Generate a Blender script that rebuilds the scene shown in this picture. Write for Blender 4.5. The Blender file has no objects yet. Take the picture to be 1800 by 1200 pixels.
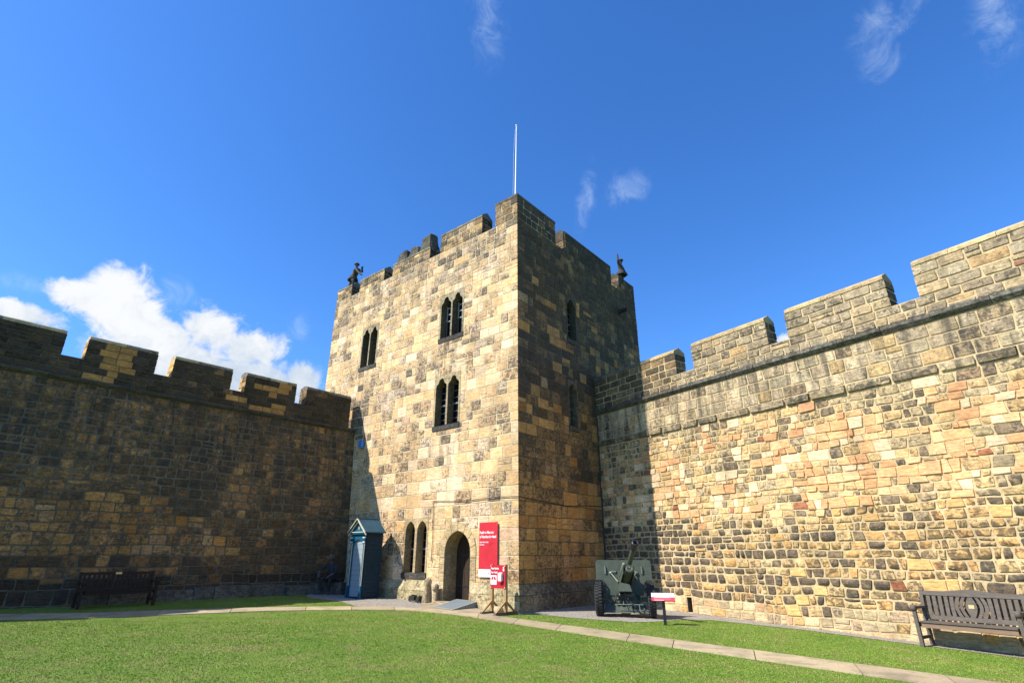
import bpy, bmesh, math, random
import numpy as np
from mathutils import Vector, Matrix
R_ = math.radians
scene = bpy.context.scene
col = scene.collection
V3 = lambda *a: np.array(a, float)

# ------------------------------------------------------------------ site
GC = (-0.10785, -0.022464, 0.0097055)
def gz(x, y):
    return GC[0] + GC[1]*max(-30, min(30, x)) + GC[2]*max(-5, min(45, y)) - .10*math.exp(-((x+9.5)/4.)**2-((y-16.)/2.4)**2)
A = V3(.21, 18.38, 0)
aL = R_(50.5)
dL = V3(-math.sin(aL), math.cos(aL), 0); dR = V3(dL[1], -dL[0], 0)
dW = V3(math.sin(R_(41.9)), math.cos(R_(41.9)), 0)
dV = V3(math.sin(R_(35.1)), -math.cos(R_(35.1)), 0)
J = A + dL*9.18
K = A + dR*5.37
class Fr:
    """vertical frame: origin, horizontal direction, outward normal"""
    def __init__(s, O, d, n, b=0., z0=0.):
        s.O, s.d, s.n, s.b, s.z0 = O, d, n, b, z0     # b = batter of the face
        s.flip = (d[1]*n[0] - d[0]*n[1]) < 0
    def P(s, u, z, k=0.):
        q = s.O + s.d*u + s.n*(k-s.b*(z-s.z0))
        return (q[0], q[1], s.O[2] + z)
    def sub(s, u, k):
        return s.O + s.d*u + s.n*k
FL = Fr(A, dL, -dR)
FR = Fr(A, dR, -dL)
FW = Fr(J, dW, V3(dW[1], -dW[0], 0), .0733, .9)
FWp = Fr(J+FW.n*-.44, dW, FW.n)      # the upright parapet above the battered face
FV = Fr(K, dV, V3(dV[1], -dV[0], 0))

# ------------------------------------------------------------------ mesh builder
class MB:
    def __init__(s):
        s.v, s.f, s.m, s.c, s.a, s.sm = [], [], [], [], [], []
    def add(s, vs, fs, c=(.5, .5, .5, .3), mat=0, smooth=False, aux=(0, 0), flip=False):
        b = len(s.v); s.v.extend(vs)
        for f in fs:
            g = tuple(b+i for i in f)
            s.f.append(g[::-1] if flip else g)
            s.m.append(mat); s.c.append(c); s.a.append(aux); s.sm.append(smooth)
    def quad(s, p, **k): s.add(list(p), [tuple(range(len(p)))], **k)
    def box(s, lo, hi, bev=0, **k):
        x0, y0, z0 = lo; x1, y1, z1 = hi
        s.hexa([(x0,y0,z0),(x1,y0,z0),(x1,y1,z0),(x0,y1,z0),(x0,y0,z1),(x1,y0,z1),(x1,y1,z1),(x0,y1,z1)], **k)
    def hexa(s, p, **k):
        s.add(p, [(3,2,1,0),(4,5,6,7),(0,1,5,4),(1,2,6,5),(2,3,7,6),(3,0,4,7)], **k)
    def fbox(s, fr, u0, u1, z0, z1, k0, k1, **k):
        P = fr.P
        s.hexa([P(u0,z0,k1),P(u1,z0,k1),P(u1,z0,k0),P(u0,z0,k0),P(u0,z1,k1),P(u1,z1,k1),P(u1,z1,k0),P(u0,z1,k0)], flip=fr.flip, **k)
    def prism(s, poly, z0, z1, **k):
        n = len(poly)
        vs = [(x,y,z0) for x,y in poly]+[(x,y,z1) for x,y in poly]
        fs = [tuple(range(n))[::-1], tuple(range(n, 2*n))]+[(i,(i+1)%n,(i+1)%n+n,i+n) for i in range(n)]
        s.add(vs, fs, **k)
    def extr(s, poly, off, **k):
        """3-D polygon extruded by vector"""
        n = len(poly)
        vs = [tuple(p) for p in poly]+[tuple(np.array(p)+np.array(off)) for p in poly]
        fs = [tuple(range(n))[::-1], tuple(range(n, 2*n))]+[(i,(i+1)%n,(i+1)%n+n,i+n) for i in range(n)]
        s.add(vs, fs, **k)
    def tube(s, a, b, r0, r1=None, n=10, cap=True, smooth=True, **k):
        a, b = np.array(a, float), np.array(b, float)
        r1 = r0 if r1 is None else r1
        w = (b-a)/max(1e-9, np.linalg.norm(b-a))
        h = V3(0,0,1) if abs(w[2]) < .9 else V3(1,0,0)
        x = np.cross(h, w); x /= np.linalg.norm(x); y = np.cross(w, x)
        vs = []
        for c, r in ((a, r0), (b, r1)):
            for i in range(n):
                t = 2*math.pi*i/n
                vs.append(tuple(c+x*r*math.cos(t)+y*r*math.sin(t)))
        s.add(vs, [(i,(i+1)%n,(i+1)%n+n,i+n) for i in range(n)], smooth=smooth, **k)
        if cap: s.add(vs, [tuple(range(n))[::-1], tuple(range(n,2*n))], **k)
    def lathe(s, O, axis, prof, n=24, smooth=True, **k):
        """prof: (radius, distance along axis)"""
        O, w = np.array(O, float), np.array(axis, float); w /= np.linalg.norm(w)
        h = V3(0,0,1) if abs(w[2]) < .9 else V3(1,0,0)
        x = np.cross(h, w); x /= np.linalg.norm(x); y = np.cross(w, x)
        vs = []
        for r, d in prof:
            for i in range(n):
                t = 2*math.pi*i/n
                vs.append(tuple(O+w*d+(x*math.cos(t)+y*math.sin(t))*r))
        fs = []
        for j in range(len(prof)-1):
            for i in range(n):
                fs.append((j*n+i, j*n+(i+1)%n, (j+1)*n+(i+1)%n, (j+1)*n+i))
        s.add(vs, fs, smooth=smooth, **k)
    def build(s, name, mats, parent=None, world=True):
        me = bpy.data.meshes.new(name)
        o = V3(0,0,0)
        if parent is not None and world:
            p = parent
            while p is not None:
                o = o + np.array(p.location); p = p.parent
        vs = np.array(s.v, float) - o if len(s.v) else np.zeros((0,3))
        me.from_pydata([tuple(q) for q in vs], [], s.f)
        if not isinstance(mats, (list, tuple)): mats = [mats]
        for m in mats: me.materials.append(m)
        nf = len(s.f)
        me.polygons.foreach_set('material_index', s.m)
        me.polygons.foreach_set('use_smooth', s.sm)
        ln = [len(f) for f in s.f]
        ca = np.repeat(np.array(s.c, np.float32).reshape(nf, 4), ln, axis=0)
        aa = np.array([(a[0], a[1], 0, 1) for a in s.a], np.float32).reshape(nf, 4)
        at = me.attributes.new('tone', 'FLOAT_COLOR', 'CORNER'); at.data.foreach_set('color', ca.ravel())
        at = me.attributes.new('aux', 'FLOAT_COLOR', 'CORNER'); at.data.foreach_set('color', np.repeat(aa, ln, axis=0).ravel())
        me.update()
        ob = bpy.data.objects.new(name, me); col.objects.link(ob)
        if parent is not None: ob.parent = parent
        return ob
def tag(o, label=None, cat=None, group=None, kind=None):
    if label: o['label'] = label
    if cat: o['category'] = cat
    if group: o['group'] = group
    if kind: o['kind'] = kind
    return o
def empty(name, loc, rz=0, **k):
    o = bpy.data.objects.new(name, None); col.objects.link(o)
    o.location = loc; o.rotation_euler = (0,0,rz); o.empty_display_size = .3
    return tag(o, **k)

# ------------------------------------------------------------------ materials
class NT:
    def __init__(s, name):
        s.m = bpy.data.materials.new(name); s.m.use_nodes = True
        s.t = s.m.node_tree; s.b = s.t.nodes['Principled BSDF']; s.tc = None
    def n(s, ty, **k):
        q = s.t.nodes.new(ty)
        for a, b in k.items(): setattr(q, a, b)
        return q
    def l(s, a, b): s.t.links.new(a, b)
    def coord(s, scale=(1,1,1)):
        if s.tc is None: s.tc = s.n('ShaderNodeTexCoord')
        mp = s.n('ShaderNodeMapping'); mp.inputs['Scale'].default_value = scale
        s.l(s.tc.outputs['Object'], mp.inputs['Vector']); return mp.outputs[0]
    def noise(s, sc, det=4, rough=.6, scale=(1,1,1), dist=0):
        q = s.n('ShaderNodeTexNoise'); q.inputs['Scale'].default_value = sc
        q.inputs['Detail'].default_value = det; q.inputs['Roughness'].default_value = rough
        q.inputs['Distortion'].default_value = dist
        s.l(s.coord(scale), q.inputs['Vector']); return q.outputs['Fac']
    def math(s, op, a, b=None, c=None, clamp=False):
        q = s.n('ShaderNodeMath', operation=op, use_clamp=clamp)
        for i, x in enumerate((a, b, c)):
            if x is None: continue
            if isinstance(x, (int, float)): q.inputs[i].default_value = x
            else: s.l(x, q.inputs[i])
        return q.outputs[0]
    def rng(s, v, a, b, c=0., d=1.):
        q = s.n('ShaderNodeMapRange')
        s.l(v, q.inputs[0])
        for i, x in ((1,a),(2,b),(3,c),(4,d)):
            if isinstance(x, (int, float)): q.inputs[i].default_value = x
            else: s.l(x, q.inputs[i])
        return q.outputs[0]
    def mix(s, f, a, b, mode='MIX'):
        q = s.n('ShaderNodeMix', data_type='RGBA', blend_type=mode)
        for sk, x in ((q.inputs[0], f), (q.inputs[6], a), (q.inputs[7], b)):
            if isinstance(x, (int, float)): sk.default_value = x
            elif isinstance(x, tuple): sk.default_value = (*x, 1) if len(x) == 3 else x
            else: s.l(x, sk)
        return q.outputs[2]
    def scale(s, c, f):
        q = s.n('ShaderNodeVectorMath', operation='SCALE')
        s.l(c, q.inputs[0]); s.l(f, q.inputs['Scale']); return q.outputs[0]
    def bump(s, h, strength=.3, dist=.02):
        q = s.n('ShaderNodeBump'); q.inputs['Strength'].default_value = strength
        q.inputs['Distance'].default_value = dist
        s.l(h, q.inputs['Height']); s.l(q.outputs[0], s.b.inputs['Normal'])
    def out(s, c=None, rough=.9, spec=None, metal=None):
        if c is not None:
            if isinstance(c, tuple): s.b.inputs['Base Color'].default_value = (*c, 1)
            else: s.l(c, s.b.inputs['Base Color'])
        if isinstance(rough, (int, float)): s.b.inputs['Roughness'].default_value = rough
        else: s.l(rough, s.b.inputs['Roughness'])
        if spec is not None: s.b.inputs['Specular IOR Level'].default_value = spec
        if metal is not None: s.b.inputs['Metallic'].default_value = metal
        return s.m

def stone_mat():
    t = NT('weathered_stone')
    at = t.n('ShaderNodeAttribute', attribute_name='tone')
    ax = t.n('ShaderNodeAttribute', attribute_name='aux')
    sep = t.n('ShaderNodeSeparateColor'); t.l(ax.outputs['Color'], sep.inputs[0])
    streak, lich = sep.outputs[0], sep.outputs[1]
    n0 = t.noise(.42, 3, .55)
    wear = t.math('ADD', at.outputs['Alpha'], t.math('MULTIPLY', t.math('SUBTRACT', n0, .5), .9))
    n1 = t.noise(7.5, 5, .62, dist=.8)
    n2 = t.noise(13, 5, .74)
    n3 = t.noise(8, 3, .6, (1, 1, 3.4), 1.2)
    c = t.scale(at.outputs['Color'], t.rng(n2, .30, .70, .50, 1.42))
    c = t.mix(t.rng(at.outputs['Alpha'], .05, .30, .55, 0), c, at.outputs['Color'])
    c = t.scale(c, t.rng(n0, .3, .7, 1.14, .86))
    n7 = t.noise(1.15, 5, .62, (1, 1, .7), .5)
    c = t.scale(c, t.rng(n7, .32, .68, .76, 1.16))
    # iron bands and paler bedding
    c = t.mix(t.rng(n3, .55, .75, 0, .45), c, t.mix(1, c, (1.0, .74, .46), 'MULTIPLY'))
    lo = t.math('SUBTRACT', .67, t.math('MULTIPLY', wear, .36))
    mask = t.rng(n1, lo, t.math('ADD', lo, .08), 0, .85)
    fine = t.rng(n2, .34, .56, .45, 1)
    c = t.mix(t.math('MULTIPLY', mask, fine), c, (.062, .055, .043))
    ns = t.noise(2.6, 4, .6, (1.4, 1.4, .12))
    c = t.mix(t.math('MULTIPLY', t.rng(ns, .46, .62, 0, .9), streak), c, (.045, .043, .037))
    nl = t.noise(11, 5, .75)
    c = t.mix(t.math('MULTIPLY', t.rng(nl, .60, .68, 0, .8), lich), c, (.50, .48, .40))
    n4 = t.noise(4., 4, .6, (1, 1, 7), .3)
    c = t.scale(c, t.rng(n4, .40, .62, 1.10, .74))
    h = t.math('ADD', t.math('ADD', t.math('MULTIPLY', n2, .6), t.math('MULTIPLY', n3, .5)), t.math('MULTIPLY', n4, .9))
    t.bump(h, .55, .03)
    return t.out(c, .92, .2)
def mortar_mat(name, c0, c1):
    t = NT(name)
    n1 = t.noise(2.5, 5, .6); n2 = t.noise(34, 4, .7)
    c = t.mix(t.rng(n1, .35, .65), c0, c1)
    c = t.scale(c, t.rng(n2, .25, .75, .7, 1.25))
    c = t.scale(c, t.rng(t.noise(1.15, 5, .62, (1, 1, .7), .5), .32, .68, .72, 1.16))
    t.bump(n2, .5, .02)
    return t.out(c, .95, .1)
def simple(name, c, rough=.6, var=.18, sc=9, bump=.1, metal=None, spec=None, c2=None):
    t = NT(name)
    n1 = t.noise(sc, 5, .65)
    base = t.n('ShaderNodeRGB'); base.outputs[0].default_value = (*c, 1)
    k = t.scale(base.outputs[0], t.rng(n1, .28, .72, 1-var, 1+var))
    if c2 is not None: k = t.mix(t.rng(t.noise(sc*.45, 6, .7), .52, .66, 0, .8), k, c2)
    if bump: t.bump(t.noise(sc*4, 4, .6), bump, .01)
    return t.out(k, rough, spec, metal)
def wood(name, c, c2, ax=(1, 14, 14)):
    t = NT(name)
    n1 = t.noise(3, 6, .7, ax, .4)
    k = t.mix(t.rng(n1, .3, .7), c, c2)
    t.bump(n1, .35, .008)
    return t.out(k, .75, .25)

M = {}
M['stone'] = stone_mat()
M['mortar'] = mortar_mat('lime_mortar', (.50, .40, .25), (.42, .33, .20))
M['mortar_pale'] = mortar_mat('pale_pointing', (.66, .56, .38), (.54, .45, .29))
M['mortar_dark'] = mortar_mat('shade_toned_mortar', (.165, .14, .095), (.105, .09, .062))  # darker mortar for walls in shade: their shade put into the colour
M['glass'] = simple('dark_window_glass', (.007, .008, .010), .4, .2, 2, 0, spec=.06)
M['sash'] = simple('off_white_sash_paint', (.36, .36, .34), .5, .15)
M['lead'] = simple('grey_lead_cames', (.17, .17, .175), .5, .2)
M['door'] = wood('dark_oak', (.050, .030, .016), (.024, .015, .009), (16, 16, 1))
M['iron'] = simple('black_iron', (.018, .018, .02), .5, .3)
M['notice'] = simple('yellowed_notice', (.30, .22, .08), .7, .2)
M['white'] = simple('white_paint', (.72, .72, .70), .45, .06)
M['cream'] = simple('cream_trim_paint', (.62, .56, .42), .5, .08)
M['blue'] = simple('bright_blue_paint', (.006, .084, .140), .5, .18, spec=.3)
M['navy'] = simple('shade_toned_blue_boards', (.010, .030, .046), .6, .25, spec=.2)  # the box's blue again, darkened with the shade of its sides
M['roofblue'] = simple('blue_grey_lead_roof', (.030, .085, .115), .6, .2, 5, .1, spec=.25)
M['panelgrey'] = simple('pale_grey_boards', (.29, .34, .365), .5, .08)
M['gold'] = simple('gilt_lettering', (.62, .52, .22), .35, .1)
M['red'] = simple('red_sign_face', (.52, .022, .036), .45, .04, 2, 0)
M['redline'] = simple('darker_red_print', (.37, .014, .024), .45, .04, 2, 0)
M['darkred'] = simple('crimson_sign_face', (.44, .016, .030), .4, .05, 2, 0)
M['pink'] = simple('pinkish_red_panel', (.60, .05, .085), .4, .05, 2, 0)
M['softpink'] = simple('salmon_print', (.72, .27, .24), .5, .05, 2, 0)
M['plastic'] = simple('white_plastic', (.74, .74, .73), .3, .04, 3, 0)
M['black'] = simple('black_powder_coat', (.014, .014, .016), .4, .2)
M['pine'] = wood('sawn_pine', (.40, .25, .11), (.30, .17, .07), (14, 14, 1.2))
M['foot'] = wood('weathered_foot_timber', (.17, .12, .075), (.10, .07, .045), (3, 3, 14))
M['sack'] = simple('hessian_sack', (.42, .33, .20), .95, .2, 30, .5)
M['rampgrey'] = simple('galvanised_ramp_plate', (.165, .19, .20), .55, .12, 14, .25)
M['rampedge'] = simple('ramp_edge_strip', (.55, .50, .33), .5, .1)
M['olive'] = simple('grey_green_army_paint', (.062, .074, .052), .55, .22, 7, .10, spec=.3, c2=(.088, .095, .068))
M['olivelt'] = simple('worn_green_edge_paint', (.16, .18, .14), .45, .2, 12, .08)
M['gunblack'] = simple('blackened_steel', (.017, .019, .021), .35, .25)
M['rubber'] = simple('tyre_rubber', (.022, .022, .021), .8, .25, 20, .15)
M['steel'] = simple('worn_bare_steel', (.36, .37, .36), .35, .2, 12, .05, .6)
M['teak'] = wood('silvered_teak', (.150, .125, .100), (.080, .064, .050), (2.2, 16, 16))
M['teakwarm'] = wood('brown_teak', (.27, .17, .11), (.17, .115, .08), (2.2, 16, 16))
M['darkteak'] = wood('dark_brown_teak', (.042, .023, .014), (.022, .013, .009), (2.2, 16, 16))
M['brass'] = simple('brass_plaque', (.52, .40, .16), .35, .12, 8, 0, .5)
M['statue'] = simple('black_weathered_stone', (.045, .042, .035), .95, .35, 9, .5, c2=(.13, .12, .085))
M['skin'] = simple('skin', (.12, .075, .055), .6, .06)
M['hair'] = simple('grey_hair', (.10, .088, .075), .8, .2)
M['shirt'] = simple('blue_grey_shirt', (.030, .033, .036), .85, .1)
M['trouser'] = simple('dark_brown_trousers', (.024, .021, .019), .9, .15)
M['shoe'] = simple('tan_shoes', (.10, .075, .055), .7, .1)
M['bluebox'] = simple('sky_blue_alarm_box', (.05, .22, .62), .4, .05, 3, 0)
M['cable'] = simple('black_cable', (.03, .028, .025), .6, .1)
M['rope'] = simple('white_rope', (.55, .55, .53), .8, .1)
# pathway, gravel, lawn
def path_mat():
    t = NT('sandstone_flags')
    at = t.n('ShaderNodeAttribute', attribute_name='tone')
    n1 = t.noise(1.7, 6, .65); n2 = t.noise(26, 4, .7)
    c = t.scale(at.outputs['Color'], t.rng(n2, .25, .75, .8, 1.18))
    c = t.mix(t.rng(n1, .46, .66, 0, .62), c, (.17, .145, .095))
    n6 = t.noise(6, 5, .75)
    c = t.mix(t.rng(n6, .60, .68, 0, .5), c, (.14, .125, .072))
    t.bump(n2, .35, .01); return t.out(c, .9, .2)
M['path'] = path_mat()
def gravel_mat():
    t = NT('grey_gravel')
    q = t.n('ShaderNodeTexVoronoi'); q.inputs['Scale'].default_value = 34
    t.l(t.coord(), q.inputs['Vector'])
    n1 = t.noise(.9, 4, .6)
    sepc = t.n('ShaderNodeSeparateColor'); t.l(q.outputs['Color'], sepc.inputs[0])
    base = t.mix(t.rng(sepc.outputs[0], 0, 1), (.17, .150, .122), (.45, .400, .335))
    c = t.mix(t.rng(n1, .45, .7, 0, .4), base, (.22, .19, .14))
    t.bump(q.outputs['Distance'], .8, .02); return t.out(c, .95, .1)
M['gravel'] = gravel_mat()
def lawn_mat(name, dark):
    t = NT(name)
    n1 = t.noise(.38, 5, .62); n2 = t.noise(3.3, 5, .65)
    a, b, d = dark
    c = t.mix(t.rng(n1, .35, .65), a, b)
    c = t.mix(t.rng(n2, .48, .72, 0, .75), c, d)
    n5 = t.noise(1.15, 6, .72, dist=.6)
    c = t.mix(t.rng(n5, .50, .66, 0, .8), c, tuple(x*y for x, y in zip(d, (1.12, .94, 1.25))))
    c = t.mix(t.rng(n5, .32, .46, .55, 0), c, tuple(x*y for x, y in zip(a, (.72, .84, .9))))
    if name == 'grass_blades':
        at = t.n('ShaderNodeAttribute', attribute_name='tone')
        c = t.mix(1, c, at.outputs['Color'], 'MULTIPLY')
        t.b.inputs['Transmission Weight'].default_value = 0
    else:
        t.bump(t.noise(60, 3, .7), .8, .03)
    return t.out(c, .75, .25)
M['turf'] = lawn_mat('turf', ((.11, .18, .018), (.145, .21, .026), (.175, .20, .046)))
M['blade'] = lawn_mat('grass_blades', ((.150, .262, .025), (.205, .310, .038), (.28, .315, .074)))

# ------------------------------------------------------------------ masonry
def clamp01(x): return max(0., min(1., x))
def sub_rects(r, holes):
    out = [r]
    for (a, b, c, d) in holes:
        nxt = []
        for (u0, u1, z0, z1) in out:
            if b <= u0+1e-6 or a >= u1-1e-6 or d <= z0+1e-6 or c >= z1-1e-6:
                nxt.append((u0, u1, z0, z1)); continue
            zl, zh = max(z0, c), min(z1, d)
            if a > u0: nxt.append((u0, a, z0, z1))
            if b < u1: nxt.append((b, u1, z0, z1))
            ul, uh = max(u0, a), min(u1, b)
            if c > z0: nxt.append((ul, uh, z0, c))
            if d < z1: nxt.append((ul, uh, d, z1))
        out = nxt
    return out
def stone(mb, fr, q, p, rough, c, aux, rnd, el=0, er=0, base=0., mat=0):
    """one block: q = lower-left, lower-right, upper-right, upper-left in (u, z)"""
    (a, b, cc, d) = q
    w = max(.03, (b[0]-a[0]+cc[0]-d[0])/2); h = max(.03, (d[1]-a[1]+cc[1]-b[1])/2)
    e = .010 + rough*.10*min(w, h)
    sx = [0, min(.33, e/w), .36, .66, max(.67, 1-e/w), 1]
    sy = [0, min(.33, e/h), .5, max(.67, 1-e/h), 1]
    vs = []
    ph = rnd.random()*9
    for j, t in enumerate(sy):
        for i, s in enumerate(sx):
            aa, bb = 2*s-1, 2*t-1
            if rough > .1:
                f = 1-rough*.13*(aa*aa*bb*bb)
                s2 = .5+(s-.5)*f + rough*.013/w*math.sin(ph+t*7+i*2); t2 = .5+(t-.5)*f + rough*.015/h*math.sin(ph*2+s*6+j*2)
            else: s2, t2 = s, t
            u = (a[0]*(1-s2)+b[0]*s2)*(1-t2)+(d[0]*(1-s2)+cc[0]*s2)*t2
            z = (a[1]*(1-s2)+b[1]*s2)*(1-t2)+(d[1]*(1-s2)+cc[1]*s2)*t2
            edge = i in (0, 5) or j in (0, 4)
            r1 = i in (1, 4) or j in (1, 3)
            if edge: k = -.004-.008*rough
            elif r1: k = p*(1-.30*rough)*(1+rough*.25*(rnd.random()-.5))
            else: k = p*(1+rough*.5*(rnd.random()-.2))
            if el and i <= 1: u = fr_corner(i, u, a[0], el); k = p if j in (1, 2, 3) else k
            if er and i >= 4: u = fr_corner(5-i, u, b[0], -er); k = p if j in (1, 2, 3) else k
            vs.append(fr.P(u, z, base+k))
    fs = []
    for j in range(4):
        for i in range(5):
            n0 = j*6+i; fs.append((n0, n0+1, n0+7, n0+6))
    mb.add(vs, fs, c=c, aux=aux, smooth=rough > .6, flip=fr.flip, mat=mat)
def fr_corner(i, u, edge, e):
    return edge - e if i == 0 else edge - e*.6
def masonry(mb, fr, u0, u1, zs, style, seed, holes=(), wid=(1.0, 2.2), wav=.012, el=0, er=0, base=0., skew=.012, mat=0, jump=.10):
    """coursed blocks; zs = heights of the course boundaries"""
    rnd = random.Random(seed)
    ph = [(rnd.random()*6, rnd.random()*6) for _ in zs]
    def wb(k, u):
        if k == 0 or k == len(zs)-1: return zs[k]
        return zs[k] + wav*(math.sin(u*1.1+ph[k][0])+.7*math.sin(u*2.9+ph[k][1]))
    for k in range(len(zs)-1):
        h = zs[k+1]-zs[k]
        u = u0; first = True
        while u < u1-1e-4:
            w = h*rnd.uniform(*wid)
            if u1-u-w < h*.6: w = u1-u
            if first and w < u1-u: w *= rnd.uniform(.6, 1.3); first = False
            w = min(w, u1-u)
            cells = [(u, u+w, 0., 1.)]
            if rnd.random() < jump and h > .2: 
                m = rnd.uniform(.4, .6); cells = [(u, u+w, 0, m), (u, u+w, m, 1.)]
            for (ca, cb, ta, tb) in cells:
                za, zb = zs[k]+h*ta, zs[k]+h*tb
                rs = sub_rects((ca, cb, za, zb), holes)
                plain = len(rs) == 1 and rs[0] == (ca, cb, za, zb)
                for (ra, rb, rc, rd) in rs:
                    if rb-ra < .05 or rd-rc < .04: continue
                    um, zm = (ra+rb)/2, (rc+rd)/2
                    st = style(um, zm, rnd)
                    if st is None: continue
                    g = st.get('gap', .012)*.5
                    j1, j2 = (rnd.uniform(-skew, skew) for _ in '12')
                    if plain:
                        lo = lambda x: wb(k, x)+(wb(k+1, x)-wb(k, x))*ta
                        hi = lambda x: wb(k, x)+(wb(k+1, x)-wb(k, x))*tb
                    else:
                        lo = lambda x: rc; hi = lambda x: rd; j1 = j2 = 0
                    L = ra <= u0+1e-4; Rr = rb >= u1-1e-4
                    ga = 0 if (L and el) else g; gb = 0 if (Rr and er) else g
                    q = ((ra+ga+(0 if L else j1), lo(ra)+g), (rb-gb+(0 if Rr else j2), lo(rb)+g),
                         (rb-gb-(0 if Rr else j2), hi(rb)-g), (ra+ga-(0 if L else j1), hi(ra)-g))
                    p = st.get('p', .02)
                    stone(mb, fr, q, p, st.get('r', .1), st['c'], st.get('aux', (0, 0)), rnd,
                          el=p if (L and el) else 0, er=p if (Rr and er) else 0, base=base, mat=mat)
            u += w
def courses(z0, z1, lo, hi, seed):
    rnd = random.Random(seed); zs = [z0]
    while zs[-1] < z1:
        f = (zs[-1]-z0)/(z1-z0)
        h = (lo[0]+(lo[1]-lo[0])*f, hi[0]+(hi[1]-hi[0])*f)
        zs.append(zs[-1]+rnd.uniform(*h))
    s = (z1-z0)/(zs[-1]-z0)
    return [z0+(z-z0)*s for z in zs]
def backing(mb, fr, u0, u1, z0, z1, holes=(), k=0., mat=1):
    us = sorted({u0, u1, *[x for h in holes for x in h[:2] if u0 < x < u1]})
    zz = sorted({z0, z1, *[x for h in holes for x in h[2:] if z0 < x < z1]})
    for i in range(len(us)-1):
        for j in range(len(zz)-1):
            um, zm = (us[i]+us[i+1])/2, (zz[j]+zz[j+1])/2
            if any(h[0] < um < h[1] and h[2] < zm < h[3] for h in holes): continue
            mb.add([fr.P(us[i], zz[j], k), fr.P(us[i+1], zz[j], k), fr.P(us[i+1], zz[j+1], k), fr.P(us[i], zz[j+1], k)],
                   [(0,1,2,3)], mat=mat, flip=fr.flip, c=(.2,.18,.14,.4))
def jit(c, rnd, v=.16, h=.02):
    f = 1+rnd.uniform(-v, v)
    return tuple(max(.01, x*f*(1+rnd.uniform(-h, h))) for x in c)
def pick(rnd, table):
    r = rnd.random()*sum(w for w, *_ in table)
    for w, *x in table:
        r -= w
        if r <= 0: return x
    return table[-1][1:]
# stone kinds: colour, wear, roughness, protrusion
NEW = ((.62,.44,.205), .04, .03, .011)
NEWP = ((.60,.47,.265), .06, .03, .011)
PINK = ((.58,.41,.27), .06, .05, .011)
ORNG = ((.56,.34,.13), .08, .05, .011)
CREAM = ((.67,.57,.38), .08, .06, .011)
TAN = ((.44,.325,.170), .40, .16, .014)
OCH = ((.50,.365,.178), .32, .14, .013)
BRN = ((.29,.215,.120), .52, .20, .016)
GRY = ((.31,.245,.165), .55, .20, .016)
PGRY = ((.46,.385,.28), .36, .16, .014)
DRK = ((.130,.108,.072), .66, .20, .018)
BLK = ((.068,.060,.046), .55, .20, .018)
RED = ((.33,.15,.09), .25, .2, .024)
def mk(kind, rnd, aux=(0,0), gap=.016, tint=(1,1,1), avg=None, bl=0., **o):
    c, w, r, p = kind
    if avg: c = tuple(x*(1-bl)+y*bl for x, y in zip(c, avg))
    d = dict(c=(*[x*q*w_ for x, q, w_ in zip(jit(c, rnd), tint, (1.10, .935, .76))], clamp01(w+rnd.uniform(-.12,.12)*(w > .1))), r=max(.02, r*rnd.uniform(.6,1.5)), p=p*rnd.uniform(.75,1.3), aux=aux, gap=gap)
    d.update(o); return d

def lancet(u0, u1, zs, za, shape='point'):
    xc, hw, r = (u0+u1)/2, (u1-u0)/2, za-zs
    def h(x):
        s = min(1., abs(x-xc)/hw)
        if shape == 'point':
            rr = (r*r+hw*hw)/(2*hw)
            return zs+math.sqrt(max(0., rr*rr-(s*hw+rr-hw)**2))
        if s > .56: return zs+r*.40*math.sqrt(max(0., 1-((s-.56)/.44)**2))*.9
        return zs+r*(.40+.60*(1-(s/.56)**2.2)**.55)
    return h
def plate(mb, fr, rect, ops, k=.03, reveal=.35, c=(.46,.34,.18,.25), mat=0, aux=(0,0), cr=None):
    """dressed surround with arched openings; ops: (u0,u1,sill,h(u))"""
    ua, ub, za, zb = rect
    xs = {ua, ub}
    for (a, b, s, h) in ops:
        for i in range(17): xs.add(a+(b-a)*(.5-.5*math.cos(math.pi*i/16)))
    xs = sorted(xs); fl = fr.flip
    kw = dict(c=c, mat=mat, flip=fl, aux=aux); kr = dict(kw, c=cr or c, mat=0)
    for x0, x1 in zip(xs, xs[1:]):
        m = (x0+x1)/2; op = [o for o in ops if o[0] < m < o[1]]
        if not op:
            mb.quad([fr.P(x0,za,k),fr.P(x1,za,k),fr.P(x1,zb,k),fr.P(x0,zb,k)], **kw); continue
        a, b, s, h = op[0]
        if s > za: mb.quad([fr.P(x0,za,k),fr.P(x1,za,k),fr.P(x1,s,k),fr.P(x0,s,k)], **kw)
        mb.quad([fr.P(x0,h(x0),k),fr.P(x1,h(x1),k),fr.P(x1,zb,k),fr.P(x0,zb,k)], **kw)
        mb.quad([fr.P(x0,h(x0),-reveal),fr.P(x1,h(x1),-reveal),fr.P(x1,h(x1),k),fr.P(x0,h(x0),k)], **kr)
        mb.quad([fr.P(x0,s,k),fr.P(x1,s,k),fr.P(x1,s,-reveal),fr.P(x0,s,-reveal)], **kr)
    for (a, b, s, h) in ops:
        mb.quad([fr.P(a,s,k),fr.P(a,s,-reveal),fr.P(a,h(a),-reveal),fr.P(a,h(a),k)], **kr)
        mb.quad([fr.P(b,s,-reveal),fr.P(b,s,k),fr.P(b,h(b),k),fr.P(b,h(b),-reveal)], **kr)
    for p, q in (((ua,za),(ub,za)), ((ub,za),(ub,zb)), ((ub,zb),(ua,zb)), ((ua,zb),(ua,za))):
        mb.quad([fr.P(*p,-.02), fr.P(*q,-.02), fr.P(*q,k), fr.P(*p,k)], **kw)

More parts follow.
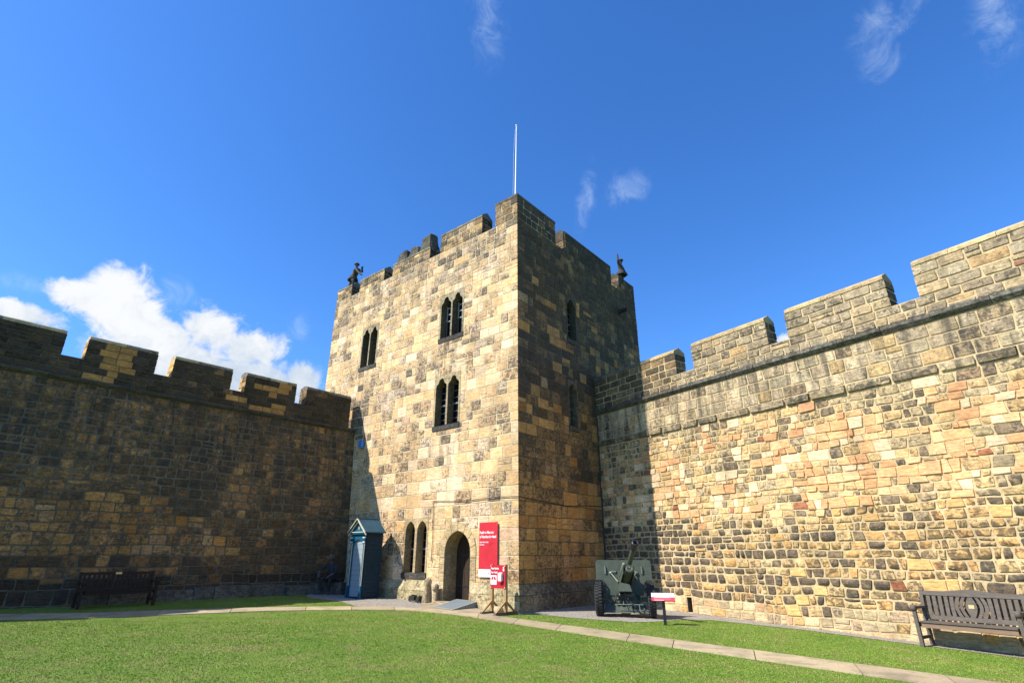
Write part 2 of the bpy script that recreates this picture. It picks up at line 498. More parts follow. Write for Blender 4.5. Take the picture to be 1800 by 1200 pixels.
# ------------------------------------------------------------------ tower
HT = 15.4; SILL = 14.42; THICK = .62
tower = empty('stone_tower', tuple(A + (dL*6+dR*5)), label='square battlemented stone tower with red banner beside its arched door', cat='tower')
winL = [  # surround rect, openings, sill, shape, sash
    ((4.29, 5.63, 1.10, 2.98), [(4.36, 4.90, 2.52, 2.90), (5.02, 5.56, 2.52, 2.90)], 1.10, 'point', False),
    ((2.88, 4.35, 6.44, 8.48), [(2.96, 3.57, 8.02, 8.37), (3.66, 4.27, 8.02, 8.37)], 6.44, 'tref', False),
    ((2.85, 4.28, 10.16, 12.16), [(2.93, 3.52, 11.66, 12.04), (3.61, 4.20, 11.66, 12.04)], 10.16, 'tref', True),
    ((8.55, 9.85, 10.08, 12.10), [(8.62, 9.16, 11.66, 12.0), (9.24, 9.78, 11.66, 12.0)], 10.08, 'tref', False)]
winR = [((3.30, 4.10, 10.20, 12.22), [(3.38, 4.02, 11.75, 12.08)], 10.20, 'tref', False),
        ((3.20, 3.88, 6.46, 8.34), [(3.28, 3.80, 7.86, 8.20)], 6.46, 'point', False)]
DOOR = (1.78, 3.62, .10, 2.86)
sillh = .22
holesL = [w[0] for w in winL]+[(1.84,3.60,.10,2.22),(2.12,3.34,2.22,2.53),(2.38,3.08,2.53,2.80)]+[(w[0][0]-.02, w[0][1]+.02, w[2]-sillh, w[2]) for w in winL]
holesR = [w[0] for w in winR]+[(w[0][0]-.02, w[0][1]+.02, w[2]-sillh, w[2]) for w in winR]

def noise1(u, z, s=1.):
    return .5+.25*(math.sin(u*1.7*s+z*.9*s+1.3)+math.sin(u*.8*s-z*2.1*s+4.1))
def styleL(u, z, rnd):
    up = clamp01((z-12.2)/2.2); n = noise1(u, z)
    if z > 12.0 and rnd.random() < up*.85+.05:
        k = pick(rnd, [(2.8,GRY),(2.6,BRN),(1.4,DRK),(1.6,TAN),(.7,NEWP),(1.4,PGRY),(.8,OCH)])[0]
    else:
        f = 1.3 if (u < 2.4 or n > .62) else .6
        k = pick(rnd, [(2.3*f,NEW),(1.9*f,NEWP),(.4,PINK),(.25,ORNG),(2.6,TAN),(2.8,OCH),(.9,BRN),(.55,GRY),(1.1,PGRY),(.16,DRK),(1.0,CREAM)])[0]
    if z < 3 and k in (DRK, GRY): k = TAN
    if 8.9 < u < 10.2 and 6.6 < z < 8.6: k = BLK
    return mk(k, rnd, (.34 if z > 12.3 else (.5 if any(w[0][0]-.1 < u < w[0][1]+.1 and w[2]-1.5 < z < w[2] for w in winL[1:]) else .05), .35 if k in (GRY,PGRY,BRN) else .12), .017, tint=(1.22,1.25,1.42), avg=(.49,.395,.255) if z < 12.5 else (.40,.33,.22), bl=.36)
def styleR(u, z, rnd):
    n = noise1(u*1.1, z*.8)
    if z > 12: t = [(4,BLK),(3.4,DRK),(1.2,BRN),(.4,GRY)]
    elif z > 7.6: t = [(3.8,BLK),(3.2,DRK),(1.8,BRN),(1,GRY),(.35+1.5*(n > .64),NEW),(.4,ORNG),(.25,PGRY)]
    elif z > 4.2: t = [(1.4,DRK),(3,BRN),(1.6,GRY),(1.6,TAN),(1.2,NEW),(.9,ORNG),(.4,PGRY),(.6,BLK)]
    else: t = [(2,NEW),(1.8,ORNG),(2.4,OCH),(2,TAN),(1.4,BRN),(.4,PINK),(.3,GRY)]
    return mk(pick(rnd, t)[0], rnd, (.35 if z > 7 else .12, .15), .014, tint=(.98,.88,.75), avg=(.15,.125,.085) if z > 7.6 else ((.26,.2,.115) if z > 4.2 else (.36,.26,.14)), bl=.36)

zsL = courses(.84, SILL, (.40, .26), (.56, .36), 4)
mb = MB()
masonry(mb, FL, 0, 12.6, zsL, styleL, 11, holesL, (.75, 1.9), .011, el=1, er=1, skew=.010)
backing(mb, FL, 0, 12.6, -.6, SILL, holesL)
mb.build('wall_face', [M['stone'], M['mortar_pale']], tower)['label'] = 'sunlit buff wall face with door and windows'
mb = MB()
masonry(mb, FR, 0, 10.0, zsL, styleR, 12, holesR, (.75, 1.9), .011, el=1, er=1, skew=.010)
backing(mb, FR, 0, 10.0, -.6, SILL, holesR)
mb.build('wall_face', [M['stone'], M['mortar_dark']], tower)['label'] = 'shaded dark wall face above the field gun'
# far sides, roof deck, inner parapet
FB = Fr(A+dL*12.6, dR, dL); FC = Fr(A+dR*10.0, dL, dR)
mb = MB()
dz = courses(-.6, SILL, (.45, .3), (.6, .4), 8)
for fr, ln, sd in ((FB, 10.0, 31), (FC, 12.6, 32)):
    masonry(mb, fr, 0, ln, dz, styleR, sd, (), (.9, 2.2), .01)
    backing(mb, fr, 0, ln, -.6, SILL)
def P2(u, r, z): q = A+dL*u+dR*r; return (q[0], q[1], z)
T = THICK
mb.quad([P2(T,T,13.2),P2(12.6-T,T,13.2),P2(12.6-T,10-T,13.2),P2(T,10-T,13.2)][::-1], mat=1)
for (a, b, c, d) in ((0,12.6,0,T),(0,12.6,10-T,10),(0,T,T,10-T),(12.6-T,12.6,T,10-T)):
    mb.quad([P2(a,c,SILL),P2(b,c,SILL),P2(b,d,SILL),P2(a,d,SILL)][::-1], mat=0, c=(.17,.15,.11,.5))
for p, q in (((T,T),(12.6-T,T)),((12.6-T,T),(12.6-T,10-T)),((12.6-T,10-T),(T,10-T)),((T,10-T),(T,T))):
    mb.quad([P2(*p,13.2),P2(*q,13.2),P2(*q,SILL),P2(*p,SILL)], mat=0, c=(.17,.15,.11,.5))
mb.build('rear_wall', [M['stone'], M['mortar_dark']], tower)

# merlons
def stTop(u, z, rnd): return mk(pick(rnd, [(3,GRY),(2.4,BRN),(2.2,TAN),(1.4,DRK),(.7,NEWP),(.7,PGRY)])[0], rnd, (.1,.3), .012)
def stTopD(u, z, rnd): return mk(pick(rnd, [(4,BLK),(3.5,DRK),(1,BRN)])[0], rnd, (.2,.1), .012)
def merlon(parent, fr, u0, u1, z0, z1, th, stF, stE, seed, mats, gable=.2, courses_n=3, cap=(.24,.21,.15,.4), over=.03, wid=(.9,1.9), capname='coping', pale=None, k0=0.):
    mb = MB(); zs = courses(z0, z1, ((z1-z0)/courses_n,)*2, ((z1-z0)/courses_n*1.02,)*2, seed)
    frB = Fr(fr.sub(0, -th), fr.d, -fr.n)
    frA = Fr(fr.sub(u0, 0), -fr.n, -fr.d); frZ = Fr(fr.sub(u1, 0), -fr.n, fr.d)
    masonry(mb, fr, u0, u1, zs, stF, seed, (), wid, .006, el=1, er=1)
    masonry(mb, frB, u0, u1, zs, stE, seed+1, (), wid, .006, el=1, er=1)
    masonry(mb, frA, 0, th, zs, stE, seed+2, (), (1., 2.2), .004, el=1, er=1)
    masonry(mb, frZ, 0, th, zs, stE, seed+3, (), (1., 2.2), .004, el=1, er=1)
    for f_, a, b in ((fr,u0,u1),(frB,u0,u1),(frA,0,th),(frZ,0,th)): backing(mb, f_, a, b, z0, z1)
    o = mb.build('merlon', mats, parent)
    # coping stones, each its own length along the run
    mb = MB(); rnd = random.Random(seed+9); u = u0-over*.5
    ue = u1+over*.5
    while u < ue-.02:
        w = min(rnd.uniform(.7, 1.15), ue-u)
        if ue-u-w < .35: w = ue-u
        cc = cap if pale is None else pale(u+w/2, rnd)
        a, b = u+.006, u+w-.006
        k1, k2, zb = over, -th-over, z1-.002
        prof = [(k2, zb), (k1, zb), (k1, zb+.09), (k1-.035, zb+.12), (-th/2, zb+.12+gable), (k2+.035, zb+.12), (k2, zb+.09)]
        n = len(prof)
        vs = [fr.P(a, z+rnd.uniform(-.003,.003), k) for k, z in prof]+[fr.P(b, z+rnd.uniform(-.003,.003), k) for k, z in prof]
        mb.add(vs, [tuple(range(n)), tuple(range(n,2*n))[::-1]]+[(i+n,(i+1)%n+n,(i+1)%n,i) for i in range(n)], c=(*jit(cc[:3], rnd, .12), cc[3]), flip=fr.flip, aux=(.1,.3))
        u += w
    mb.build(capname, mats, o)
    return o
sm = [M['stone'], M['mortar_pale']]; smd = [M['stone'], M['mortar_dark']]
stEnd = stTopD  # ends of the sunlit merlons take dark stones: shade put into colour
for i, (a, b, zt) in enumerate([(1.93, 4.46, 15.28), (8.57, 10.55, 15.02), (11.3, 12.6, 15.05)]):
    merlon(tower, FL, a, b, SILL, zt, T, stTop, stEnd, 50+i*7, sm, .22)
m3 = merlon(tower, FL, 5.2, 7.86, SILL, 14.98, T, stTop, stEnd, 91, sm, 0.02, courses_n=2)
for i, (a, b, zt) in enumerate([(3.47, 7.55, 15.36), (8.36, 10.0, 15.16)]):
    merlon(tower, FR, a, b, SILL, zt, T, stTopD, stTop, 120+i*7, smd, .22, cap=(.12,.105,.08,.5))  # ends paler than the fronts: sunlight put into the stone colours
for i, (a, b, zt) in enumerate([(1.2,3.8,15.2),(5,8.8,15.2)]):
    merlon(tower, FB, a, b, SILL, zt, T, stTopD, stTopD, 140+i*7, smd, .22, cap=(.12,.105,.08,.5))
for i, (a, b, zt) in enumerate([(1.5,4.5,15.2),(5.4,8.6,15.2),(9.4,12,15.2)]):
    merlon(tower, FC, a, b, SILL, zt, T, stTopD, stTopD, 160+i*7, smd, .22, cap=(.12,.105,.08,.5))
# L-shaped corner merlon
mb = MB(); zs = courses(SILL, 15.46, (.33,.33), (.36,.36), 5)
masonry(mb, FL, 0, 1.15, zs, stTop, 71, (), (.8,1.8), .006, el=1, er=1)
masonry(mb, FR, 0, 2.65, zs, stTopD, 72, (), (.8,1.8), .006, el=1, er=1)
frA = Fr(FL.sub(1.15, 0), dR, dL); frZ = Fr(FR.sub(2.65, 0), dL, dR)
masonry(mb, frA, 0, T, zs, stTopD, 73, (), (1,2), .004, el=1, er=1)
masonry(mb, frZ, 0, T, zs, stTopD, 74, (), (1,2), .004, el=1, er=1)
for f_, a, b in ((FL,0,1.15),(FR,0,2.65),(frA,0,T),(frZ,0,T)): backing(mb, f_, a, b, SILL, 15.46)
for p, q in (((1.15,T),(T,T)),((T,T),(T,2.65))):
    mb.quad([P2(*p,SILL),P2(*q,SILL),P2(*q,15.46),P2(*p,15.46)], c=(.15,.13,.1,.5))
cm = mb.build('merlon', sm, tower)
mb = MB()
poly = [P2(-.03,-.03,0),P2(1.18,-.03,0),P2(1.18,T+.02,0),P2(T+.02,T+.02,0),P2(T+.02,2.68,0),P2(-.03,2.68,0)]
mb.prism([(p[0],p[1]) for p in poly][::-1], 15.45, 15.56, c=(.15,.13,.10,.5))
mb.build('coping', sm, cm)
# weather-worn finials on the middle merlon
def finial(u0, u1, z0, z1, seed, th=.5):
    rnd = random.Random(seed); mb = MB(); N = 22; L = 9; vs = []
    uc, hw = (u0+u1)/2, (u1-u0)/2
    for j in range(L):
        t = j/(L-1)
        wd = 1.06-.16*clamp01((t-.15)/.5)
        if j == L-1: wd *= .84
        for i in range(N):
            an = 2*math.pi*i/N
            sx, sy = math.cos(an), math.sin(an)
            sq = 1/max(abs(sx), abs(sy))**.75
            gr = 1-.14*max(0, math.sin(an*5+seed))**2*clamp01((t-.25)*3)+rnd.uniform(-.025,.025)
            z = z0+(z1-z0)*t+rnd.uniform(-.03,.03)*t - (.10*sx if t > .8 else 0)*(1 if seed % 2 else -1)*.7
            vs.append(FL.P(uc+hw*wd*sx*sq*gr*.9, z, -.31+th/2*wd*sy*sq*gr*1.05))
    fs = [(j*N+i, j*N+(i+1)%N, (j+1)*N+(i+1)%N, (j+1)*N+i) for j in range(L-1) for i in range(N)]
    fs.append(tuple((L-1)*N+i for i in range(N)))
    mb.add(vs, fs, c=(.115,.10,.075,.5), aux=(.7,.15))
    mb.build('finial', sm, m3)
finial(7.0, 7.86, 15.05, 15.66, 3); finial(6.06, 6.94, 15.05, 15.60, 4); finial(5.16, 6.02, 15.05, 15.86, 7, .62)

# windows
def window(parent, fr, spec, tone, sill_c, seed, rev=None):
    rect, ops, s, shape, sash = spec
    hs = [(a, b, s, lancet(a, b, zs, za, shape)) for a, b, zs, za in ops]
    mb = MB(); plate(mb, fr, rect, hs, .016, .34, c=tone, aux=(.15,.1), cr=rev)
    # joints of the surround read as separate jamb stones
    w = mb.build('window', sm, parent)
    mb = MB(); n = 3; a, b = rect[0]-.02, rect[1]+.02; rnd = random.Random(seed)
    for i in range(n):
        x0, x1 = a+(b-a)*i/n+.006, a+(b-a)*(i+1)/n-.006
        P = fr.P; k0, k1 = -.05, .055
        mb.hexa([P(x0,s-sillh+.012,k1-.02),P(x1,s-sillh+.012,k1-.02),P(x1,s-sillh+.012,k0),P(x0,s-sillh+.012,k0),
                 P(x0,s-.035,k1),P(x1,s-.035,k1),P(x1,s+.004,k0),P(x0,s+.004,k0)], flip=fr.flip, c=(*jit(sill_c[:3], rnd), sill_c[3]), aux=(.1,.2))
    mb.build('sill', sm, w)
    mb = MB()
    for a, b, zs, za in ops:
        mb.quad([fr.P(a-.02,s-.02,-.33),fr.P(b+.02,s-.02,-.33),fr.P(b+.02,za+.03,-.33),fr.P(a-.02,za+.03,-.33)], flip=fr.flip)
    mb.build('pane', M['glass'], w)
    mb = MB()
    for (a, b, zs, za), (_, _, _, h) in zip(ops, hs):
        m = (a+b)/2; tk = .016
        if sash:
            zm = s+(za-s)*.46
            for x in (a+.05, m, b-.05): mb.fbox(fr, x-.02, x+.02, zm, h(x)-.01 if x == m else h(x)-.02, -.325, -.29)
            for z in (zm, zm+(zs-zm)*.5, zs-.02): mb.fbox(fr, a+.07, m-.02, z-.02, z+.02, -.325, -.292); mb.fbox(fr, m+.02, b-.07, z-.02, z+.02, -.325, -.292)
            for x in (a+.05, m, b-.05): mb.fbox(fr, x-.012, x+.012, s, zm-.02, -.325, -.30, mat=1)
        else:
            mb.fbox(fr, m-tk/2, m+tk/2, s, za, -.325, -.305, mat=1)
            z = s+.28
            while z < za-.1:
                mb.fbox(fr, a, m-tk/2, z-tk/2, z+tk/2, -.325, -.307, mat=1); mb.fbox(fr, m+tk/2, b, z-tk/2, z+tk/2, -.325, -.307, mat=1); z += .28
            zm = s+(za-s)*.45
            mb.fbox(fr, a, b, zm-.03, zm+.03, -.325, -.285, mat=1)
    mb.build('glazing_bar', [M['sash'], M['lead']], w)
    return w
tones = [(.47,.35,.19,.15), (.42,.32,.18,.28), (.36,.29,.185,.38), (.36,.29,.18,.38)]
for i, w in enumerate(winL): window(tower, FL, w, tones[i], (.085,.078,.065,.45), 200+i, [(.40,.29,.15,.25),(.20,.15,.085,.45),(.17,.125,.075,.5),(.16,.12,.07,.5)][i])  # darker tones on the upper reveals paint in the shade of the recess
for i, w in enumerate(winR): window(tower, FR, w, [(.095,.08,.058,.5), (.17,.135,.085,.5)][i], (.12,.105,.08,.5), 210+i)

# door
mb = MB()
da, db, dsp, dap = 2.10, 3.36, 1.81, 2.50
hd = lancet(da, db, dsp, dap)
plate(mb, FL, (1.82,3.62,.10,2.82), [(da, db, .24, hd)], -.003, .60, c=(.5,.4,.25,.1), mat=1, aux=(.05,.15), cr=(.40,.285,.145,.25))
# voussoir ring standing proud, with a polygonal outer edge
N = 13
pts = [(da+(db-da)*(.5-.5*math.cos(math.pi*i/(N-1)))) for i in range(N)]
def outer(x):
    s = (x-(da+db)/2)/((db-da)/2)
    poly = [(-1.0,1.62,1.36),(-.55,1.0,2.62),(0,0,0)]
    return s
xc = (da+db)/2
outp = [(1.84,1.62),(1.84,1.95),(1.92,2.22),(2.12,2.52),(2.38,2.74),(2.73,2.80),(3.08,2.74),(3.34,2.52),(3.54,2.22),(3.60,1.95),(3.60,1.62)]
def samp(pl, t):
    d = [0]
    for p, q in zip(pl, pl[1:]): d.append(d[-1]+math.hypot(q[0]-p[0], q[1]-p[1]))
    x = t*d[-1]
    for i in range(len(pl)-1):
        if x <= d[i+1]+1e-9:
            f = (x-d[i])/(d[i+1]-d[i]); return (pl[i][0]+(pl[i+1][0]-pl[i][0])*f, pl[i][1]+(pl[i+1][1]-pl[i][1])*f)
    return pl[-1]
inn = [(da-.002, 1.62)]+[(x, hd(x)) for x in pts]+[(db+.002, 1.62)]
nv = 8; rnd = random.Random(5)
for i in range(nv):
    t0, t1 = i/nv+.004, (i+1)/nv-.004
    mb2 = [samp(inn, t0), samp(inn, (t0+t1)/2), samp(inn, t1)]; ou = [samp(outp, t0), samp(outp, (t0+t1)/2), samp(outp, t1)]
    vs = [FL.P(x, z, .030) for x, z in mb2+ou]+[FL.P(x, z, .0) for x, z in mb2+ou]
    fs = [(0,1,4,3),(1,2,5,4),(0,3,9,6),(2,8,11,5),(3,4,10,9),(4,5,11,10),(1,0,6,7),(2,1,7,8)]
    cc = jit((.52,.38,.20), rnd, .1)
    mb.add(vs, fs, c=(*cc, .12), flip=not FL.flip, aux=(.05,.1))
# jamb stones beside the opening
for (a, b) in ((1.845, da-.002), (db+.002, 3.595)):
    z = .20
    while z < 1.60:
        h = min(rnd.uniform(.26,.42), 1.61-z)
        if 1.61-z-h < .15: h = 1.61-z
        mb.fbox(FL, a, b, z+.008, z+h-.008, -.01, .022, c=(*jit((.48,.36,.20), rnd, .14), .2), aux=(.05,.2)); z += h
door = mb.build('doorway', sm, tower)
mb = MB()
for i in range(6):
    a = da-.02+(db-da+.04)*i/6; b = da-.02+(db-da+.04)*(i+1)/6
    mb.fbox(FL, a+.006, b-.006, .2, 2.6, -.64, -.60)
for z in (.7, 1.7): mb.fbox(FL, da+.05, db-.05, z-.03, z+.03, -.60, -.585, mat=1)
dl = mb.build('door_leaf', [M['door'], M['iron']], door)
mb = MB(); mb.lathe(FL.P(3.15, 1.2, -.60), -dR, [(0,.0),(.05,.0),(.05,.03),(.02,.04),(0,.04)], 12); mb.build('handle', M['iron'], dl)
mb = MB(); fj = Fr(A+dL*(da+.003), dR, dL)
mb.fbox(fj, .18, .46, 1.25, 1.72, 0, .02, mat=0); mb.fbox(fj, .215, .425, 1.29, 1.68, .02, .024, mat=1); mb.build('notice', [M['notice'], M['door']], door)
mb = MB(); mb.fbox(FL, 2.02, 3.44, -.1, .24, -.66, .30, c=(.40,.30,.18,.25), aux=(0,.2)); mb.build('threshold', sm, door)

# plinth
def plinth(fr, u0, u1, seed, endA, endB, tint, mats, zt=.84):
    rnd = random.Random(seed); mb = MB(); u = u0
    while u < u1-1e-3:
        w = min(rnd.uniform(.55, 1.15), u1-u)
        if u1-u-w < .4: w = u1-u
        pj = .17
        for part in (0, 1):
            a, b = u+.005, u+w-.005
            ea = pj if (u == u0 and endA) else 0; eb = pj if (u+w >= u1-1e-3 and endB) else 0
            cc = (*jit(tint[:3], rnd, .2), tint[3])
            P = fr.P
            if part == 0:
                vs = [P(a-ea,-.6,pj),P(b+eb,-.6,pj),P(b,-.6,-.05),P(a,-.6,-.05),P(a-ea,.52,pj),P(b+eb,.52,pj),P(b,.52,-.05),P(a,.52,-.05)]
            else:
                vs = [P(a-ea,.532,pj),P(b+eb,.532,pj),P(b,.532,-.05),P(a,.532,-.05),P(a-ea*.15,zt,.025),P(b+eb*.15,zt,.025),P(b,zt+.004,-.05),P(a,zt+.004,-.05)]
            mb.hexa(vs, c=cc, flip=fr.flip, aux=(.2,.25))
        u += w
    mb.build('plinth', mats, tower)
plinth(FL, 0, 1.98, 3, True, False, (.46,.37,.20,.36), sm)
plinth(FL, 4.0, 12.6, 4, False, True, (.45,.37,.20,.36), sm)
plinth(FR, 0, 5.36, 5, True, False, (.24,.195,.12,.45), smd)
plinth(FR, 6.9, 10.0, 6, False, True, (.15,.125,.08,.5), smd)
# drain spout, cables
mb = MB()
mb.tube(FR.P(8.1, 13.05, -.1), FR.P(8.1, 13.10, .48), .13, .11, 8, c=(.06,.055,.045,.4)); mb.build('drain_spout', sm, tower)
def wire(pts, r=.012):
    mb = MB()
    for p, q in zip(pts, pts[1:]): mb.tube(p, q, r, n=6)
    return mb
pl = [FL.P(4.0, 1.5, .05), FL.P(3.98, 2.28, .05), FL.P(4.02, 3.1, .05), FL.P(4.06, 3.58, .05), FL.P(3.2, 3.52, .05), FL.P(2.1, 3.50, .05), FL.P(.9, 3.53, .05), FL.P(-.04, 3.5, .05)]
wire(pl).build('cable', M['cable'], tower)
pl = [FR.P(-.04, 3.5, .05), FR.P(.8, 3.44, .05), FR.P(1.6, 3.42, .05), FR.P(2.8, 3.36, .05), FR.P(4.1, 3.46, .05), FR.P(5.3, 3.5, .05)]
wire(pl, .016).build('cable', M['cable'], tower)

# ------------------------------------------------------------------ curtain walls
def string_course(fr, u0, u1, z0, z1, pj, seed, c, mats, parent, name='string_course', rough=0., aux=(.5,.3)):
    rnd = random.Random(seed); mb = MB(); u = u0
    while u < u1-.01:
        w = min(rnd.uniform(.6, 1.3), u1-u)
        if u1-u-w < .4: w = u1-u
        a, b = u+.006, u+w-.006; P = fr.P
        d0, d1, d2 = (rnd.uniform(-rough, rough) for _ in '123')
        prof = [(-.03, z0+d0), (pj*.35, z0+d0), (pj+d1, z0+(z1-z0)*.45), (pj+d1, z1-.02+d2), (pj*.9, z1+d2), (-.03, z1+d2)]
        n = len(prof)
        vs = [P(a, z, k) for k, z in prof]+[P(b, z+rnd.uniform(-rough, rough)*.3, k) for k, z in prof]
        mb.add(vs, [tuple(range(n)), tuple(range(n,2*n))[::-1]]+[(i+n,(i+1)%n+n,(i+1)%n,i) for i in range(n)],
               c=(*jit(c[:3], rnd, .25), c[3]), flip=fr.flip, aux=aux)
        u += w
    return mb.build(name, mats, parent)
def wall_body(parent, fr, u0, u1, z1, depth, zin, mats, name):
    """top walk and rear face, so the wall has its thickness"""
    mb = MB(); P = fr.P
    mb.quad([P(u0,z1,-.0),P(u1,z1,-.0),P(u1,z1,-.55),P(u0,z1,-.55)], flip=fr.flip, c=(.13,.115,.085,.5))
    mb.quad([P(u0,z1,-.55),P(u1,z1,-.55),P(u1,zin,-.55),P(u0,zin,-.55)], flip=fr.flip, c=(.2,.17,.12,.5))
    mb.quad([P(u0,zin,-.55),P(u1,zin,-.55),P(u1,zin,-depth),P(u0,zin,-depth)], flip=fr.flip, c=(.2,.18,.14,.4))
    mb.quad([P(u0,zin,-depth),P(u1,zin,-depth),P(u1,-1.5,-depth),P(u0,-1.5,-depth)], flip=fr.flip, c=(.22,.18,.12,.4))
    return mb.build(name, mats, parent)

# left wall, in shade
lw = empty('curtain_wall', tuple(FW.sub(-10, 0)), label='dark shaded curtain wall with battlements behind the sentry box', cat='wall')
W0, W1 = -24., 0.
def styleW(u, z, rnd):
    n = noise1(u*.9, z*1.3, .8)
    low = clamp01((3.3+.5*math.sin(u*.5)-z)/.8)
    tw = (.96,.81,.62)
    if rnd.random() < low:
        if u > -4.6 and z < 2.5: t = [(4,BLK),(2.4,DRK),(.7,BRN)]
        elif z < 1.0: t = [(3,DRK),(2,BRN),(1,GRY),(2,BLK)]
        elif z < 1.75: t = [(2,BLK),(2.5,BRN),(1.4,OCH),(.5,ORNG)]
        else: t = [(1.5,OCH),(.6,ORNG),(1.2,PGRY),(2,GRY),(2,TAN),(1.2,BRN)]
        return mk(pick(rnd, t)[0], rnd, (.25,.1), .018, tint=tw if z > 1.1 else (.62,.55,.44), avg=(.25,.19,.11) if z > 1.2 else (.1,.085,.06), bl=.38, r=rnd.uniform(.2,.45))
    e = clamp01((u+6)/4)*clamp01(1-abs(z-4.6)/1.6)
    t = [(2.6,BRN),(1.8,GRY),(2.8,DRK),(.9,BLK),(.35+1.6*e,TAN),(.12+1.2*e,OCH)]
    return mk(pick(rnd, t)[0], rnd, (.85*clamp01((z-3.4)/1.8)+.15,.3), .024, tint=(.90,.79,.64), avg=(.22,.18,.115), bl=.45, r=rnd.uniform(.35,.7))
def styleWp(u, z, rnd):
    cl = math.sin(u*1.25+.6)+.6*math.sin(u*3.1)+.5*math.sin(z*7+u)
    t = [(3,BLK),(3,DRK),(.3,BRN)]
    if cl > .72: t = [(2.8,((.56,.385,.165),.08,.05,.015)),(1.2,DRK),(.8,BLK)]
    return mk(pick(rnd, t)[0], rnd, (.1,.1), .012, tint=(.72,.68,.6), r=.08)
mb = MB()
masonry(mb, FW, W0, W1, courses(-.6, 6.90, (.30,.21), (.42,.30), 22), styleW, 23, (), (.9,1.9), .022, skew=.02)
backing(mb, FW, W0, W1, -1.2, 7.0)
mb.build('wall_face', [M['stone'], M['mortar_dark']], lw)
mb = MB()
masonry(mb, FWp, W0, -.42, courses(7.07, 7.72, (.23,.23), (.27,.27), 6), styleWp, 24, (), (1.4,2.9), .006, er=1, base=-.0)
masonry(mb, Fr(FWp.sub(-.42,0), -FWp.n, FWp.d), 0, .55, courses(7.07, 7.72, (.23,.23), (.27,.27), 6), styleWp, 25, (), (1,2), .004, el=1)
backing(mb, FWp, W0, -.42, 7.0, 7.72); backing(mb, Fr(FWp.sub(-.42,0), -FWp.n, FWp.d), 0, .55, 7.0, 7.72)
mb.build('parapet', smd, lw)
string_course(FWp, W0, .02, 6.90, 7.06, .13, 4, (.085,.078,.055,.5), smd, lw, aux=(.6,.25))
wall_body(lw, FWp, W0, -.42, 7.72, 2.0, 7.0, smd, 'wall_walk')
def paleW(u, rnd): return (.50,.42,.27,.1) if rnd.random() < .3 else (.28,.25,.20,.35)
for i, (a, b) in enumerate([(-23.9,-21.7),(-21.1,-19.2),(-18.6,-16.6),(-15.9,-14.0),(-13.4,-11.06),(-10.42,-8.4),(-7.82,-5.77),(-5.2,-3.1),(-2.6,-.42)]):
    o = merlon(lw, FWp, a, b, 7.72, 8.43, .55, styleWp, lambda u, z, r: mk(pick(r, [(2,TAN),(2,NEW),(2,GRY)])[0], r, (.1,.1), .01), 300+i*11, smd, .06, courses_n=3, over=.02, pale=paleW, wid=(1.4,2.6))  # pale stones on the merlon ends carry painted sunlight
    o['group'] = 'merlons of the shaded curtain wall'
mb = MB(); rnd = random.Random(3); u = -9.
while u < -.05:
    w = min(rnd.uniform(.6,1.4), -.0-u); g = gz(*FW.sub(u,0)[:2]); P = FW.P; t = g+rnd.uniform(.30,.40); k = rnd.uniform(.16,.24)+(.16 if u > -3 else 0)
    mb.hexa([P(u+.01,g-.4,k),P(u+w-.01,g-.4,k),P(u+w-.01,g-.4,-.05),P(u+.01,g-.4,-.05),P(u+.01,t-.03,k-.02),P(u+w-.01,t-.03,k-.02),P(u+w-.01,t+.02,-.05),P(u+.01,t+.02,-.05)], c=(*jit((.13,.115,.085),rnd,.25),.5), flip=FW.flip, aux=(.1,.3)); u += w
mb.build('footing', smd, lw)

